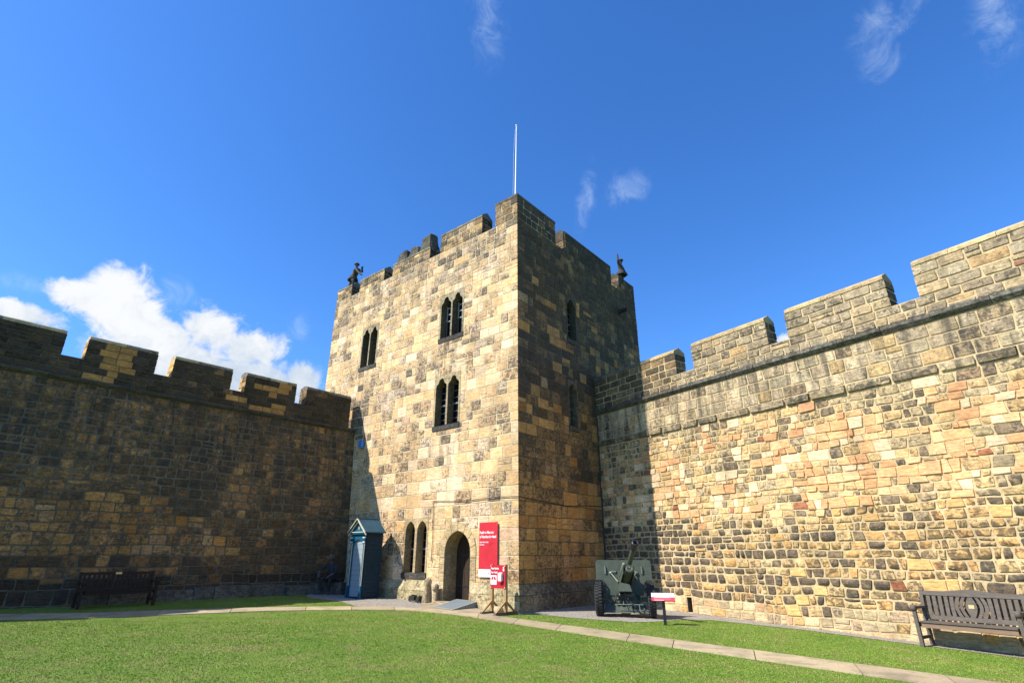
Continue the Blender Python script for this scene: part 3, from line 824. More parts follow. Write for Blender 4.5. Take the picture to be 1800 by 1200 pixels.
# right wall, in sun
rw = empty('curtain_wall', tuple(FV.sub(8, 0)), label='sunlit rubble curtain wall with pale copings behind the field gun', cat='wall')
X0, X1 = 0., 26.
HOLE = (3.68, 3.87, -.02, .42)
def styleV(u, z, rnd):
    e = math.sin(u*.7)*.25+math.sin(u*1.9+2)*.15
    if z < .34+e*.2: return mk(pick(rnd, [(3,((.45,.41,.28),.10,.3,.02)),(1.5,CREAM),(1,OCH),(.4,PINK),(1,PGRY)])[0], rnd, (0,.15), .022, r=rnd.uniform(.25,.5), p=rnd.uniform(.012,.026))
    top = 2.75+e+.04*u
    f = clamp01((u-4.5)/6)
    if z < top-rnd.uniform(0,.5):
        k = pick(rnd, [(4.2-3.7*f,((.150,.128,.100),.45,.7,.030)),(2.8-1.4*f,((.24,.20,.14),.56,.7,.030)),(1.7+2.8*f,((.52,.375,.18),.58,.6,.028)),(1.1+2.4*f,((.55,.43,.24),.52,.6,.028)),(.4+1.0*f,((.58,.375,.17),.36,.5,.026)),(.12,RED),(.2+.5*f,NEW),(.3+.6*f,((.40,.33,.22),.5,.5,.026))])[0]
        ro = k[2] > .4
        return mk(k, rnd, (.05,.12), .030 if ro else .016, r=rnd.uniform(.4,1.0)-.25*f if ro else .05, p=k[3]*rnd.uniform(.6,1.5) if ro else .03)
    if z < 5.86:
        up = clamp01((z-4.9)/.8); g = clamp01((u-2)/7); m = noise1(u*1.3, z*1.7)
        g *= .5+1.0*(m > .5)
        k = pick(rnd, [(.6+3.0*g*(1-.8*up),((.68,.42,.235),.03,.03,.034)),(.7+1.5*g*(1-.7*up),((.68,.50,.30),.04,.03,.034)),(1.4*(1-.5*up),((.72,.61,.44),.06,.05,.03)),(.2,((.58,.35,.20),.06,.04,.05)),(2.4,((.55,.43,.235),.36,.4,.024)),(1.6+2*up,((.45,.39,.26),.42,.4,.024)),(.9,((.25,.215,.155),.5,.5,.026)),(.08,RED),(1.0*up,GRY)])[0]
        sq = k[2] < .1
        return mk(k, rnd, (.25*up,.1), 0.012 if sq else .026, p=k[3]*rnd.uniform(.3,1.5) if sq else k[3]*rnd.uniform(.7,1.3), r=.03 if sq else rnd.uniform(.2,.6))
    return mk(pick(rnd, [(3,((.42,.385,.29),.34,.3,.022)),(3,((.50,.445,.325),.26,.3,.022)),(.6,GRY),(1,((.50,.38,.19),.3,.3,.022))])[0], rnd, (.8,.4), .020, avg=(.44,.40,.29), bl=.3, r=rnd.uniform(.10,.3))
def styleVp(u, z, rnd):
    t = [(3,((.41,.375,.285),.32,.4,.03)),(2.0,((.30,.27,.205),.42,.45,.03)),(2.4,((.47,.405,.27),.28,.4,.03)),(.4,OCH),(.12,RED),(.5,((.52,.43,.27),.2,.4,.03))]
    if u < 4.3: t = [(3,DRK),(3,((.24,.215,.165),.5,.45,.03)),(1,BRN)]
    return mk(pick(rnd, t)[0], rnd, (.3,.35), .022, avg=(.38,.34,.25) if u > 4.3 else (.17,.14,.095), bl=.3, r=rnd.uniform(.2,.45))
def styleVe(u, z, rnd): return mk(pick(rnd, [(3,DRK),(2,BRN),(2,GRY)])[0], rnd, (.2,.2), .03, r=rnd.uniform(.3,.6))  # dark stones for the merlon ends, shade painted into them
mb = MB()
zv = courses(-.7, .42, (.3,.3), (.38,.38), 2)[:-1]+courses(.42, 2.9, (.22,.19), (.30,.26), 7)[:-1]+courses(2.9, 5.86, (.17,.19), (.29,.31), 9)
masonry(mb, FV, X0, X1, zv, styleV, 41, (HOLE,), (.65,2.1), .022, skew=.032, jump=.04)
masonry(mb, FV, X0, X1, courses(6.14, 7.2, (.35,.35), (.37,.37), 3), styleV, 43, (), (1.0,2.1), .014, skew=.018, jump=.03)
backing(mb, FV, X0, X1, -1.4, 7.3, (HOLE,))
for (p, q) in (((HOLE[0],HOLE[2]),(HOLE[0],HOLE[3])), ((HOLE[0],HOLE[3]),(HOLE[1],HOLE[3])), ((HOLE[1],HOLE[3]),(HOLE[1],HOLE[2])), ((HOLE[1],HOLE[2]),(HOLE[0],HOLE[2]))):
    mb.quad([FV.P(*p,0),FV.P(*q,0),FV.P(*q,-.7),FV.P(*p,-.7)], c=(.2,.16,.1,.4))
mb.quad([FV.P(HOLE[0],HOLE[2],-.7),FV.P(HOLE[1],HOLE[2],-.7),FV.P(HOLE[1],HOLE[3],-.7),FV.P(HOLE[0],HOLE[3],-.7)], c=(.05,.04,.03,.4))
mort = mortar_mat('buff_lime_mortar', (.58,.44,.245), (.50,.375,.20))
svm = [M['stone'], mort]
mb.build('wall_face', svm, rw)
mb = MB()
def styleLedge(u, z, rnd): return mk(pick(rnd, [(3,((.33,.30,.215),.5,.35,.09)),(2,((.42,.37,.26),.4,.35,.09)),(1,((.24,.215,.155),.5,.4,.09))])[0], rnd, (.7,.4), .02, r=rnd.uniform(.25,.55))
masonry(mb, FV, X0, X1, [5.87, 6.13], styleLedge, 61, (), (2.0,4.6), .0, skew=.02, jump=0)
mb.build('ledge_course', svm, rw)
string_course(FV, X0, X1, 7.22, 7.42, .13, 9, (.165,.15,.115,.5), svm, rw, 'string_course', .012, (.5,.45))
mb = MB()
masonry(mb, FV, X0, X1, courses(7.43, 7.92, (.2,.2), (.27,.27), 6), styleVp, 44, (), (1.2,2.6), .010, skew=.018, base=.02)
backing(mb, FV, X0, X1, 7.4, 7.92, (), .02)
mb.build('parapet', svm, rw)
wall_body(rw, FV, X0, X1, 7.92, 2.0, 7.2, svm, 'wall_walk')
FV2 = Fr(FV.sub(0, .02), FV.d, FV.n)
def paleV(u, rnd): return (*jit((.52,.39,.20), rnd, .08), .15) if u > 3.2 else (.20,.17,.12,.4)
for i, (a, b) in enumerate([(.02,4.34),(5.14,7.96),(8.68,11.47),(12.2,15.3),(16.1,19.0),(19.8,22.7),(23.5,25.9)]):
    o = merlon(rw, FV2, a, b, 7.92, 8.75 if i < 3 else 8.81, .55, styleVp, styleVe, 400+i*13, svm, .15, courses_n=3, over=.035, pale=paleV, wid=(1.0,2.7))
    o['group'] = 'merlons of the sunlit curtain wall'
mb = MB(); mb.tube((K+FV.d*.06+FV.n*.05)+V3(0,0,-.2), (K+FV.d*.05+FV.n*.05)+V3(0,0,7.1), .028, n=8); mb.build('lightning_conductor', M['cable'], rw)

# ------------------------------------------------------------------ ground
def sheet(name, poly, dz, mat, kind='structure', c=(.4,.35,.28,.3)):
    bm = bmesh.new()
    vs = [bm.verts.new((x, y, gz(x, y)+dz)) for x, y in poly]
    f = bm.faces.new(vs); bm.normal_update()
    if f.normal.z < 0: f.normal_flip()
    bmesh.ops.triangulate(bm, faces=[f])
    me = bpy.data.meshes.new(name); bm.to_mesh(me); bm.free(); me.materials.append(mat)
    o = bpy.data.objects.new(name, me); col.objects.link(o); o['kind'] = kind
    return o
gx = [-900,-200,-60]+[-30+i for i in range(61)]+[60,200,900]; gy = [-900,-200,-60,-20]+[-5+i for i in range(36)]+[36,45,80,200,900]
mb = MB(); vs = [(x, y, gz(x, y)) for y in gy for x in gx]; n = len(gx)
mb.add(vs, [(j*n+i, j*n+i+1, (j+1)*n+i+1, (j+1)*n+i) for j in range(len(gy)-1) for i in range(n-1)])
mb.build('lawn', M['turf'])['kind'] = 'structure'
T0 = [(-20.5,10.2),(-13.0,15.25),(-9.97,17.3),(-7.78,18.16),(-6.99,18.35),(-4.69,18.93),(-3.6,18.95),(-2.44,18.48),(-1.16,17.75),(0.,16.82),(1.5,15.45),(2.96,14.08),(4.22,12.97),(5.5,11.85),(6.67,10.78),(7.6,9.95),(10,7.85),(13,5.2)]
B0 = [(-19.6,9.2),(-12.15,14.3),(-9.4,16.5),(-7.4,17.4),(-6.65,17.6),(-4.45,18.03),(-3.4,18.12),(-2.57,17.95),(-1.3,17.08),(-.3,15.98),(1.2,14.5),(2.61,13.15),(3.72,12.12),(4.95,11.0),(6.1,9.98),(7.0,9.15),(9.4,7.1),(12.4,4.4)]
def ev(pl, t): return samp(pl, t)
mb = MB(); rnd = random.Random(12); t = 0.; tot = sum(math.dist(a, b) for a, b in zip(T0, T0[1:]))
while t < .999:
    w = rnd.uniform(1.1, 2.1)/tot; t2 = min(1., t+w); g = .010/tot
    m = (t+t2)/2
    A1, A2, A3 = ev(T0, t+g), ev(T0, m), ev(T0, t2-g); B1, B2, B3 = ev(B0, t+g), ev(B0, m), ev(B0, t2-g)
    cc = jit((.40,.315,.19), rnd, .14)
    top = [(x, y, gz(x, y)+.022+rnd.uniform(-.003,.003)) for x, y in (A1, A2, A3, B3, B2, B1)]
    mb.extr(top[::-1], (0,0,-.06), c=(*cc, .3)); t = t2
fore = [(-2.9,18.62),(-2.42,18.50),(-1.9,18.15),(-1.2,17.78),(-.62,17.3),(-.35,17.75),(-.9,18.85),(-1.6,19.9),(-2.2,20.4),(-2.75,20.62),(-3.1,20.6)]
mb.extr([(x, y, gz(x, y)+.018) for x, y in fore][::-1], (0,0,-.06), c=(.34,.28,.185,.3))
mb.build('path', M['path'])['kind'] = 'structure'
G1 = [(-7.6,24.2),(-7.9,22.7),(-7.48,21.69),(-6.6,20.9),(-5.82,20.33),(-5.1,19.2),(-4.85,18.93),(-3.59,19.0),(-2.9,18.75),(-3.0,19.6),(-2.6,20.9),(-4.6,22.5),(-6.9,24.3)]
G2 = [(.17,17.95),(.68,17.99),(1.64,17.34),(2.5,16.95),(3.29,16.63),(3.9,16.8),(4.36,17.1),(5.04,17.6),(5.9,17.55),(6.9,16.55),(7.6,15.95),(8.36,14.85),(9.05,13.86),(10.1,12.45),(13,8.6),(17,3.2),(17.6,3.6),(13.4,9.4),(9.6,14.7),(6.3,19.2),(3.9,22.4),(3.5,22.5),(.1,18.3)]
sheet('gravel', G1, .008, M['gravel']); sheet('gravel', G2, .008, M['gravel'])
# pebbles lying loose on the gravel, and short mown blades of grass
def inpoly(px, py, poly):
    r = np.zeros(len(px), bool); n = len(poly); j = n-1
    for i in range(n):
        xi, yi = poly[i]; xj, yj = poly[j]
        c = ((yi > py) != (yj > py)) & (px < (xj-xi)*(py-yi)/(yj-yi+1e-12)+xi)
        r ^= c; j = i
    return r
rg = np.random.default_rng(7)
def gzv(x, y): return GC[0]+GC[1]*x+GC[2]*y-.10*np.exp(-((x+9.5)/4.)**2-((y-16.)/2.4)**2)
PATH = T0+B0[::-1]
def scatter(n, x0, x1, y0, y1): return rg.uniform(x0, x1, n), rg.uniform(y0, y1, n)
px, py = scatter(1150000, -17, 13, 6.5, 24.5)
jx, jy = px+rg.normal(0, .03, len(px)), py+rg.normal(0, .03, len(px))     # turf creeping over the edges
ok = ~inpoly(jx, jy, PATH) & ~inpoly(jx, jy, fore) & ~inpoly(jx, jy, G1) & ~inpoly(jx, jy, G2)
def side(fr, x, y): return (x-fr.O[0])*fr.n[0]+(y-fr.O[1])*fr.n[1]
ok &= (side(FW, px, py) > .02) & (side(FV, px, py) > .02) & ((side(FL, px, py) > .15) | (side(FR, px, py) > .15))
# inside the view with a margin
ang = np.degrees(np.arctan2(px, py)); ok &= (np.abs(ang) < 56)
d = np.hypot(px, py); ok &= rg.random(len(px)) < np.clip(1.45-d/17, .22, 1)
px, py = px[ok], py[ok]; n = len(px)
pz = gzv(px, py)
clump = .5+.5*np.sin(px*3.1+np.sin(py*2.3)*2)*np.sin(py*2.7+np.sin(px*1.7)*2)
hgt = rg.uniform(.007, .016, n)*(.8+.4*clump); wd = rg.uniform(.003, .0055, n)*(1+d[ok]/16); th = rg.uniform(0, 2*np.pi, n)
ln = rg.uniform(.1, .9, n)*hgt; la = rg.uniform(0, 2*np.pi, n)
vv = np.empty((n, 3, 3), np.float32)
vv[:,0] = np.c_[px-np.cos(th)*wd, py-np.sin(th)*wd, pz]; vv[:,1] = np.c_[px+np.cos(th)*wd, py+np.sin(th)*wd, pz]
vv[:,2] = np.c_[px+np.cos(la)*ln, py+np.sin(la)*ln, pz+hgt]
me = bpy.data.meshes.new('grass'); me.vertices.add(3*n); me.vertices.foreach_set('co', vv.ravel())
me.loops.add(3*n); me.loops.foreach_set('vertex_index', np.arange(3*n, dtype=np.int32))
me.polygons.add(n); me.polygons.foreach_set('loop_start', np.arange(0, 3*n, 3, dtype=np.int32))
cc = np.ones((n, 4), np.float32); br = rg.uniform(.90, 1.12, n); yl = rg.random(n) < .08
cc[:,0] = br*np.where(yl, 1.45, 1); cc[:,1] = br; cc[:,2] = br*np.where(yl, 1.3, 1)
at = me.attributes.new('tone', 'FLOAT_COLOR', 'CORNER'); at.data.foreach_set('color', np.repeat(cc, 3, axis=0).ravel())
me.materials.append(M['blade']); me.update(calc_edges=True)
go = bpy.data.objects.new('grass', me); col.objects.link(go)
tag(go, 'short mown green grass covering the courtyard', 'grass', kind='stuff')
px, py = scatter(60000, -8, 12, 11.5, 24.5); ok = inpoly(px, py, G1) | inpoly(px, py, G2); px, py = px[ok], py[ok]
mb = MB(); rnd = random.Random(4)
for x, y in zip(px, py):
    s = rnd.uniform(.008, .018); a = rnd.random()*6; g = gz(x, y)+.006
    c = jit((.29,.258,.222), rnd, .4)
    q = [(x+s*math.cos(a+i*1.571)*rnd.uniform(.7,1.2), y+s*math.sin(a+i*1.571)*rnd.uniform(.7,1.2), g) for i in range(4)]+[(x, y, g+s*.9)]
    mb.add(q, [(0,1,4),(1,2,4),(2,3,4),(3,0,4)], c=(*c, .2), smooth=True)
tag(mb.build('pebbles', M['path']), 'small grey stones lying loose in the gravel strips', 'gravel', kind='stuff')

# ------------------------------------------------------------------ lettering
def text(s, size, P0, xd, zd, mat, parent, name='lettering', bold=0., depth=.002, cond=1., align='LEFT', spacing=1.):
    cu = bpy.data.curves.new(name, 'FONT'); cu.body = s; cu.size = size; cu.offset = bold; cu.extrude = depth; cu.align_x = align; cu.space_character = spacing
    o = bpy.data.objects.new(name, cu); col.objects.link(o)
    dg = bpy.context.evaluated_depsgraph_get(); me = bpy.data.meshes.new_from_object(o.evaluated_get(dg)); bpy.data.objects.remove(o)
    xd, zd = Vector(xd), Vector(zd); yd = xd.cross(zd)
    mt = Matrix((( xd.x*cond, zd.x, yd.x, P0[0]), (xd.y*cond, zd.y, yd.y, P0[1]), (xd.z*cond, zd.z, yd.z, P0[2]), (0,0,0,1)))
    off = Vector((0,0,0)); p = parent
    while p is not None: off += p.location; p = p.parent
    me.transform(Matrix.Translation(-off) @ mt)
    me.materials.clear(); me.materials.append(mat)
    ob = bpy.data.objects.new(name, me); col.objects.link(ob); ob.parent = parent
    return ob

# red banner on the tower
bn = empty('museum_sign', FL.P(1.24, 1.05, .06), label='tall red museum sign with white foot fixed beside the arched door', cat='sign')
mb = MB(); mb.fbox(FL, .83, 1.65, 1.27, 2.73, .06, .075); mb.build('red_panel', M['red'], bn)
mb = MB(); mb.fbox(FL, .83, 1.65, 1.03, 1.268, .06, .075); mb.build('white_foot', M['plastic'], bn)
for z in (1.15, 1.75, 2.2, 2.66):
    for u in (.87, 1.61): mb = MB(); mb.tube(FL.P(u, z, 0), FL.P(u, z, .08), .012, n=8); mb.build('fixing', M['steel'], bn)
xl = -dL; up = (0,0,1)
bp = lambda u, z: FL.P(u, z, .0765)
text('Fusiliers Museum', .116, bp(1.625, 2.37), xl, up, M['plastic'], bn, bold=.003, cond=.80)
text('of Northumberland', .116, bp(1.625, 2.235), xl, up, M['plastic'], bn, bold=.003, cond=.80)
text('Open 10am to 5pm', .062, bp(1.62, 2.085), xl, up, M['plastic'], bn, bold=.0012, cond=.80)
text('Free Entry', .062, bp(1.62, 2.005), xl, up, M['plastic'], bn, bold=.0012, cond=.80)
mb = MB()
def ring(cu, cz, r0, r1, a0=0, a1=360, n=40):
    for i in range(n):
        t0, t1 = R_(a0+(a1-a0)*i/n), R_(a0+(a1-a0)*(i+1)/n)
        mb.quad([FL.P(cu-r*math.cos(t), cz+r*math.sin(t), .0768) for r, t in ((r0,t0),(r1,t0),(r1,t1),(r0,t1))], flip=True)
ring(1.13, 1.66, .255, .263); mb.build('emblem_ring', M['redline'], bn); mb = MB()
ring(1.13, 1.66, .178, .186); mb.build('emblem_ring', M['redline'], bn); mb = MB()
ring(1.13, 1.66, .12, .128); mb.build('emblem_ring', M['redline'], bn)
for i in range(2, 9):   # plume above the rings
    mb = MB(); ring(1.13-.02*(i-4), 1.93, .02*i, .006+.02*i, 40, 140, 10); mb.build('emblem_plume', M['redline'], bn)
mb = MB(); 
for (u, z, w) in ((1.19,1.15,.03),(1.185,1.18,.02),(1.20,1.125,.022)): mb.quad([FL.P(u+w/2,z-.012,.0768),FL.P(u-w/2,z-.012,.0768),FL.P(u-w/2,z+.012,.0768),FL.P(u+w/2,z+.012,.0768)])
mb.build('small_crest', M['iron'], bn)

# hand sanitiser stand
SP = V3(-.43, 17.73, 0); gS = gz(-.43, 17.73)
FS = Fr(V3(SP[0], SP[1], gS), -dL, -dR)
st = empty('sanitiser_stand', (SP[0], SP[1], gS), label='wooden stand holding a crimson hand sanitiser sign with white dispenser', cat='stand')
for s in (-1, 1):
    u = s*.27
    mb = MB(); mb.fbox(FS, u-.04, u+.04, .06, 1.36, -.10, -.02); p = mb.build('post', M['pine'], st)
    mb = MB(); mb.fbox(FS, u-.04, u+.04, .0, .075, -.55, .43); mb.build('foot', M['foot'], st)
    mb = MB()
    for e in (-1, 1):
        k0, k1 = (-.02, .32) if e > 0 else (-.10, -.42)
        mb.hexa([FS.P(u-.025,.36,k0),FS.P(u+.025,.36,k0),FS.P(u+.025,.29,k0),FS.P(u-.025,.29,k0),FS.P(u-.025,.075,k1+.07*e),FS.P(u+.025,.075,k1+.07*e),FS.P(u+.025,.076,k1),FS.P(u-.025,.076,k1)], flip=e < 0)
    mb.build('brace', M['pine'], p)
mb = MB(); mb.fbox(FS, -.30, .30, .70, 1.345, -.018, 0); sg = mb.build('sign_panel', M['darkred'], st)
fs = lambda u, z: FS.P(u, z, .0012)
text('Please Sanitise', .082, fs(-.275, 1.225), -dL, up, M['plastic'], sg, bold=.002, cond=.66)
text('Your Hands', .082, fs(-.275, 1.115), -dL, up, M['plastic'], sg, bold=.002, cond=.66)
mb = MB(); mb.fbox(FS, -.285, -.045, .80, 1.06, .0002, .004); sq = mb.build('hand_symbol', M['plastic'], sg)
mb = MB()
def fan(cu, cz, r, a0, a1, k, fr=FS, n=14):
    for i in range(n):
        t0, t1 = R_(a0+(a1-a0)*i/n), R_(a0+(a1-a0)*(i+1)/n)
        mb.quad([fr.P(cu, cz, k), fr.P(cu+r*math.cos(t0), cz+r*math.sin(t0), k), fr.P(cu+r*math.cos(t1), cz+r*math.sin(t1), k)])
fan(-.165, .93, .10, 5, 82, .0052); fan(-.165, .93, .10, 98, 175, .0052)
mb.build('red_disc', M['darkred'], sq)
mb = MB(); P = FS.P
mb.quad([P(-.225,.83,.0062),P(-.105,.83,.0062),P(-.12,.90,.0062),P(-.15,.94,.0062),P(-.155,.985,.0062),P(-.175,.985,.0062),P(-.18,.94,.0062),P(-.21,.90,.0062)])
mb.build('white_hand', M['plastic'], sq)
mb = MB(); mb.fbox(FS, .205, .245, 1.255, 1.30, .0004, .002); mb.fbox(FS, .2, .25, 1.18, 1.245, .0004, .002); mb.build('crest', M['plastic'], sg)
mb = MB()
pr = [(.0,.90),(.09,.90),(.105,.93),(.105,1.08),(.085,1.125),(.0,1.14)]
pr = [(k*.8, z) for k, z in pr]; vs = [P(.07, z, k) for k, z in pr]+[P(.20, z, k) for k, z in pr]; n = len(pr)
mb.add(vs, [tuple(range(n))[::-1], tuple(range(n,2*n))]+[(i,(i+1)%n,(i+1)%n+n,i+n) for i in range(n)], smooth=False)
dp = mb.build('dispenser', M['plastic'], st)
mb = MB(); mb.fbox(FS, .08, .19, .86, .898, .005, .07); mb.build('drip_tray', M['red'], dp)
for u in (-.28, .28):
    for z in (.725, 1.32): mb = MB(); mb.tube(P(u, z, 0), P(u, z, .008), .014, n=8); mb.build('bolt', M['plastic'], sg)
# sandbag on the foot
def blob(mb, C, rx, ry, rz, ax, ay, seed, n=16, m=9, sq=.6, **k):
    rnd = random.Random(seed); C = np.array(C, float); ax = np.array(ax, float); ay = np.array(ay, float); az = np.cross(ax, ay); vs = []
    pw = lambda v: math.copysign(abs(v)**sq, v)
    for j in range(m+1):
        ph = -math.pi/2+math.pi*j/m
        for i in range(n):
            t = 2*math.pi*i/n; w = 1+rnd.uniform(-.05,.05)
            vs.append(tuple(C+ax*rx*pw(math.cos(t))*max(.001,math.cos(ph))**.5*w+ay*ry*pw(math.sin(t))*max(.001,math.cos(ph))**.5*w+az*rz*math.sin(ph)*w))
    mb.add(vs, [(j*n+i, j*n+(i+1)%n, (j+1)*n+(i+1)%n, (j+1)*n+i) for j in range(m) for i in range(n)], smooth=True, **k)
mb = MB(); c0 = FS.P(.02, .115, -.02)
blob(mb, c0, .20, .13, .10, (-dL*.8-dR*.6), (dR*.8-dL*.6)*-1, 5)
sb = mb.build('sandbag', M['sack']); tag(sb, 'beige hessian sandbag weighing down the feet of the sign stand', 'sandbag')

# door ramp, stone stumps, floodlight
rp = MB(); q = [(-2.53,19.04),(-1.83,18.40),(-1.12,19.30),(-1.86,19.96)]
zz = [gz(*p)+.03 for p in q[:2]]+[gz(*p)+.20 for p in q[2:]]
top = [(x, y, z) for (x, y), z in zip(q, zz)]; bot = [(x, y, gz(x, y)+.024) for x, y in q]
rp.hexa(bot+top, mat=0)
rmp = rp.build('door_ramp', M['rampgrey']); tag(rmp, 'grey metal wheelchair ramp sloping up to the arched doorway', 'ramp')
mb = MB()
tv = [V3(*p) for p in top]
for a, b in ((0,1),(1,2),(2,3),(3,0)): 
    c = (tv[0]+tv[1]+tv[2]+tv[3])/4; i1 = tv[a]+(c-tv[a])*.045; i2 = tv[b]+(c-tv[b])*.045; z = V3(0,0,.003)
    mb.quad([tv[a]+z, tv[b]+z, i2+z, i1+z])
mb.build('edge_strip', M['rampedge'], rmp)
def stump(u, k, h, r, seed, lab):
    mb = MB(); b = FL.sub(u, k); g = gz(b[0], b[1])
    prof = [(r*1.0,-.2),(r*.98,.1),(r*.92,h*.45),(r*.80,h*.62),(r*1.12,h*.70),(r*1.22,h*.80),(r*1.05,h*.92),(r*.55,h),(0,h*1.01)]
    mb.lathe((b[0],b[1],g), (.03*math.sin(seed),.04,1), prof, 14, c=(.44,.34,.20,.32), aux=(.2,.35))
    rnd = random.Random(seed); mb.v = [(x+rnd.uniform(-.018,.018), y+rnd.uniform(-.018,.018), z+rnd.uniform(-.01,.01)) for x, y, z in mb.v]
    tag(mb.build('stone_post', sm), lab, 'stone post')
stump(3.83, .34, .80, .115, 2, 'taller worn stone post with rounded head left of the doorway')
stump(3.50, .22, .62, .105, 5, 'shorter broken stone post tucked against the left door jamb')
def flood(u, k, w, lab):
    b = FL.sub(u, k); g = gz(b[0], b[1])+.02; f = Fr(V3(b[0],b[1],g), -dL, -dR)
    t = empty('floodlight', (b[0],b[1],g), label=lab, cat='floodlight', group='floodlights at the tower foot')
    mb = MB(); P = f.P
    mb.hexa([P(-w,.03,.06),P(w,.03,.06),P(w,.03,-.1),P(-w,.03,-.1),P(-w,.17,.02),P(w,.17,.02),P(w,.2,-.12),P(-w,.2,-.12)]); h = mb.build('housing', M['black'], t)
    mb = MB(); mb.fbox(f, -w-.02, -w-.003, 0, .16, -.07, -.03); mb.fbox(f, w+.003, w+.02, 0, .16, -.07, -.03); mb.fbox(f, -w-.02, w+.02, -.02, -.001, -.08, -.02); mb.build('bracket', M['iron'], t)
    mb = MB(); mb.quad([P(-w+.02,.20,-.03),P(w-.02,.20,-.03),P(w-.02,.212,-.11),P(-w+.02,.212,-.11)]); mb.build('lens', M['glass'], h)
flood(4.42, .48, .14, 'wide black floodlight on the gravel below the lancet windows')
flood(4.02, .55, .075, 'small black floodlight beside the worn stone posts')

# blue alarm box
bb = MB(); bb.fbox(FL, 8.78, 8.98, 6.12, 6.42, .05, .17); bb.fbox(FL, 8.80, 8.96, 6.42, 6.47, .06, .15)
tag(bb.build('alarm_box', M['bluebox']), 'small bright blue alarm box high on the tower above the sentry box', 'alarm box')

# ------------------------------------------------------------------ sentry box
bx, by = -5.79, 21.60; gB = gz(bx, by)+.0
FB_ = Fr(V3(bx, by, gB), -dL, -dR); P = FB_.P
sbx = empty('sentry_box', (bx, by, gB), label='tall blue sentry box with gabled roof standing in the corner', cat='sentry box')
hw = .43; D = .80; EV = 2.26; AP = 2.74
for sgn in (-1, 1):
    mb = MB(); n = 15
    for i in range(n):
        z0, z1 = .06+(EV-.06)*i/n, .06+(EV-.06)*(i+1)/n-.006
        a, b = sgn*hw, sgn*(hw-.022); t = sgn*.012
        mb.hexa([P(min(a,b),z0,-.04) if 0 else P(a+t,z0,-.05), P(b,z0,-.05), P(b,z0,-D), P(a+t,z0,-D), P(a,z1,-.05), P(b,z1,-.05), P(b,z1,-D), P(a,z1,-D)])
    mb.fbox(FB_, sgn*(hw-.05)-.02, sgn*(hw-.05)+.02, .04, EV, -D+.01, -.06)
    mb.build('side_panel', M['navy'], sbx)
mb = MB(); mb.fbox(FB_, -hw+.02, hw-.02, .04, EV, -D, -D+.02); mb.build('rear_panel', M['navy'], sbx)
# lining of pale boards
mb = MB()
for i in range(4):
    for j in range(12):
        u0 = -hw+.06+(2*hw-.12)*i/4; u1 = -hw+.06+(2*hw-.12)*(i+1)/4; z0 = .06+j*.178; z1 = z0+.178
        mb.fbox(FB_, u0+.003, u1-.003, z0+.003, z1-.003, -.085, -.07)
mb.fbox(FB_, -hw+.045, hw-.045, .04, 2.2, -.105, -.086, mat=1)
mb.build('lining', [M['panelgrey'], M['navy']], sbx)
mb = MB(); mb.fbox(FB_, -hw+.02, hw-.02, .0, .055, -D, -.02); mb.build('floor_board', M['navy'], sbx)
# front frame with round-headed doorway
mb = MB(); hq = lancet(-.335, .335, 1.68, 2.02, 'point')
plate(mb, FB_, (-hw, hw, .06, EV), [(-.335, .335, .06, hq)], 0., .04)
mb.build('front_frame', M['blue'], sbx)
for sgn in (-1, 1):
    mb = MB(); c = sgn*.388
    mb.fbox(FB_, c-.034, c+.034, .42, 1.98, .0, .022)
    pl_ = mb.build('pilaster', M['blue'], sbx)
    for e in (-1, 1): mb = MB(); mb.fbox(FB_, c+e*.037-.005, c+e*.037+.005, .42, 1.88, .0, .027); mb.build('edge_line', M['cream'], pl_)
    mb = MB(); mb.fbox(FB_, c-.05, c+.05, .0, .42, -.02, .045); mb.fbox(FB_, c-.058, c+.058, .0, .10, -.02, .055); mb.build('pilaster_base', M['blue'], pl_)
    mb = MB(); mb.fbox(FB_, c-.055, c+.055, 1.90, 1.94, .023, .05); mb.build('capital_neck', M['white'], pl_); mb = MB(); mb.fbox(FB_, c-.06, c+.06, 2.06, 2.095, .0, .06); mb.build('capital', M['white'], pl_)
    mb = MB(); mb.fbox(FB_, c-.05, c+.05, 1.943, 2.057, .0, .04); mb.build('capital_block', M['blue'], pl_)
mb = MB(); mb.fbox(FB_, -hw-.02, hw+.02, 2.20, 2.26, .002, .07); mb.build('cornice', M['blue'], sbx)
mb = MB(); mb.fbox(FB_, -hw-.03, hw+.03, 2.262, 2.285, -.03, .085); mb.build('cornice_trim', M['cream'], sbx)
mb = MB(); tri = [P(-hw,2.287,.02),P(hw,2.287,.02),P(0,AP-.03,.02)]; mb.extr(tri, (FB_.n*-.04), c=(0,0,0,0)); pd = mb.build('pediment', M['blue'], sbx)
text('V', .17, P(0, 2.35, .022), -dL, up, M['gold'], pd, bold=.002, align='CENTER')
mb = MB(); tri = [P(-hw,2.287,-D),P(hw,2.287,-D),P(0,AP-.03,-D)]; mb.extr(tri, (FB_.n*.03)); mb.build('rear_gable', M['navy'], sbx)
rs = math.hypot(hw+.12, AP-EV+.02)
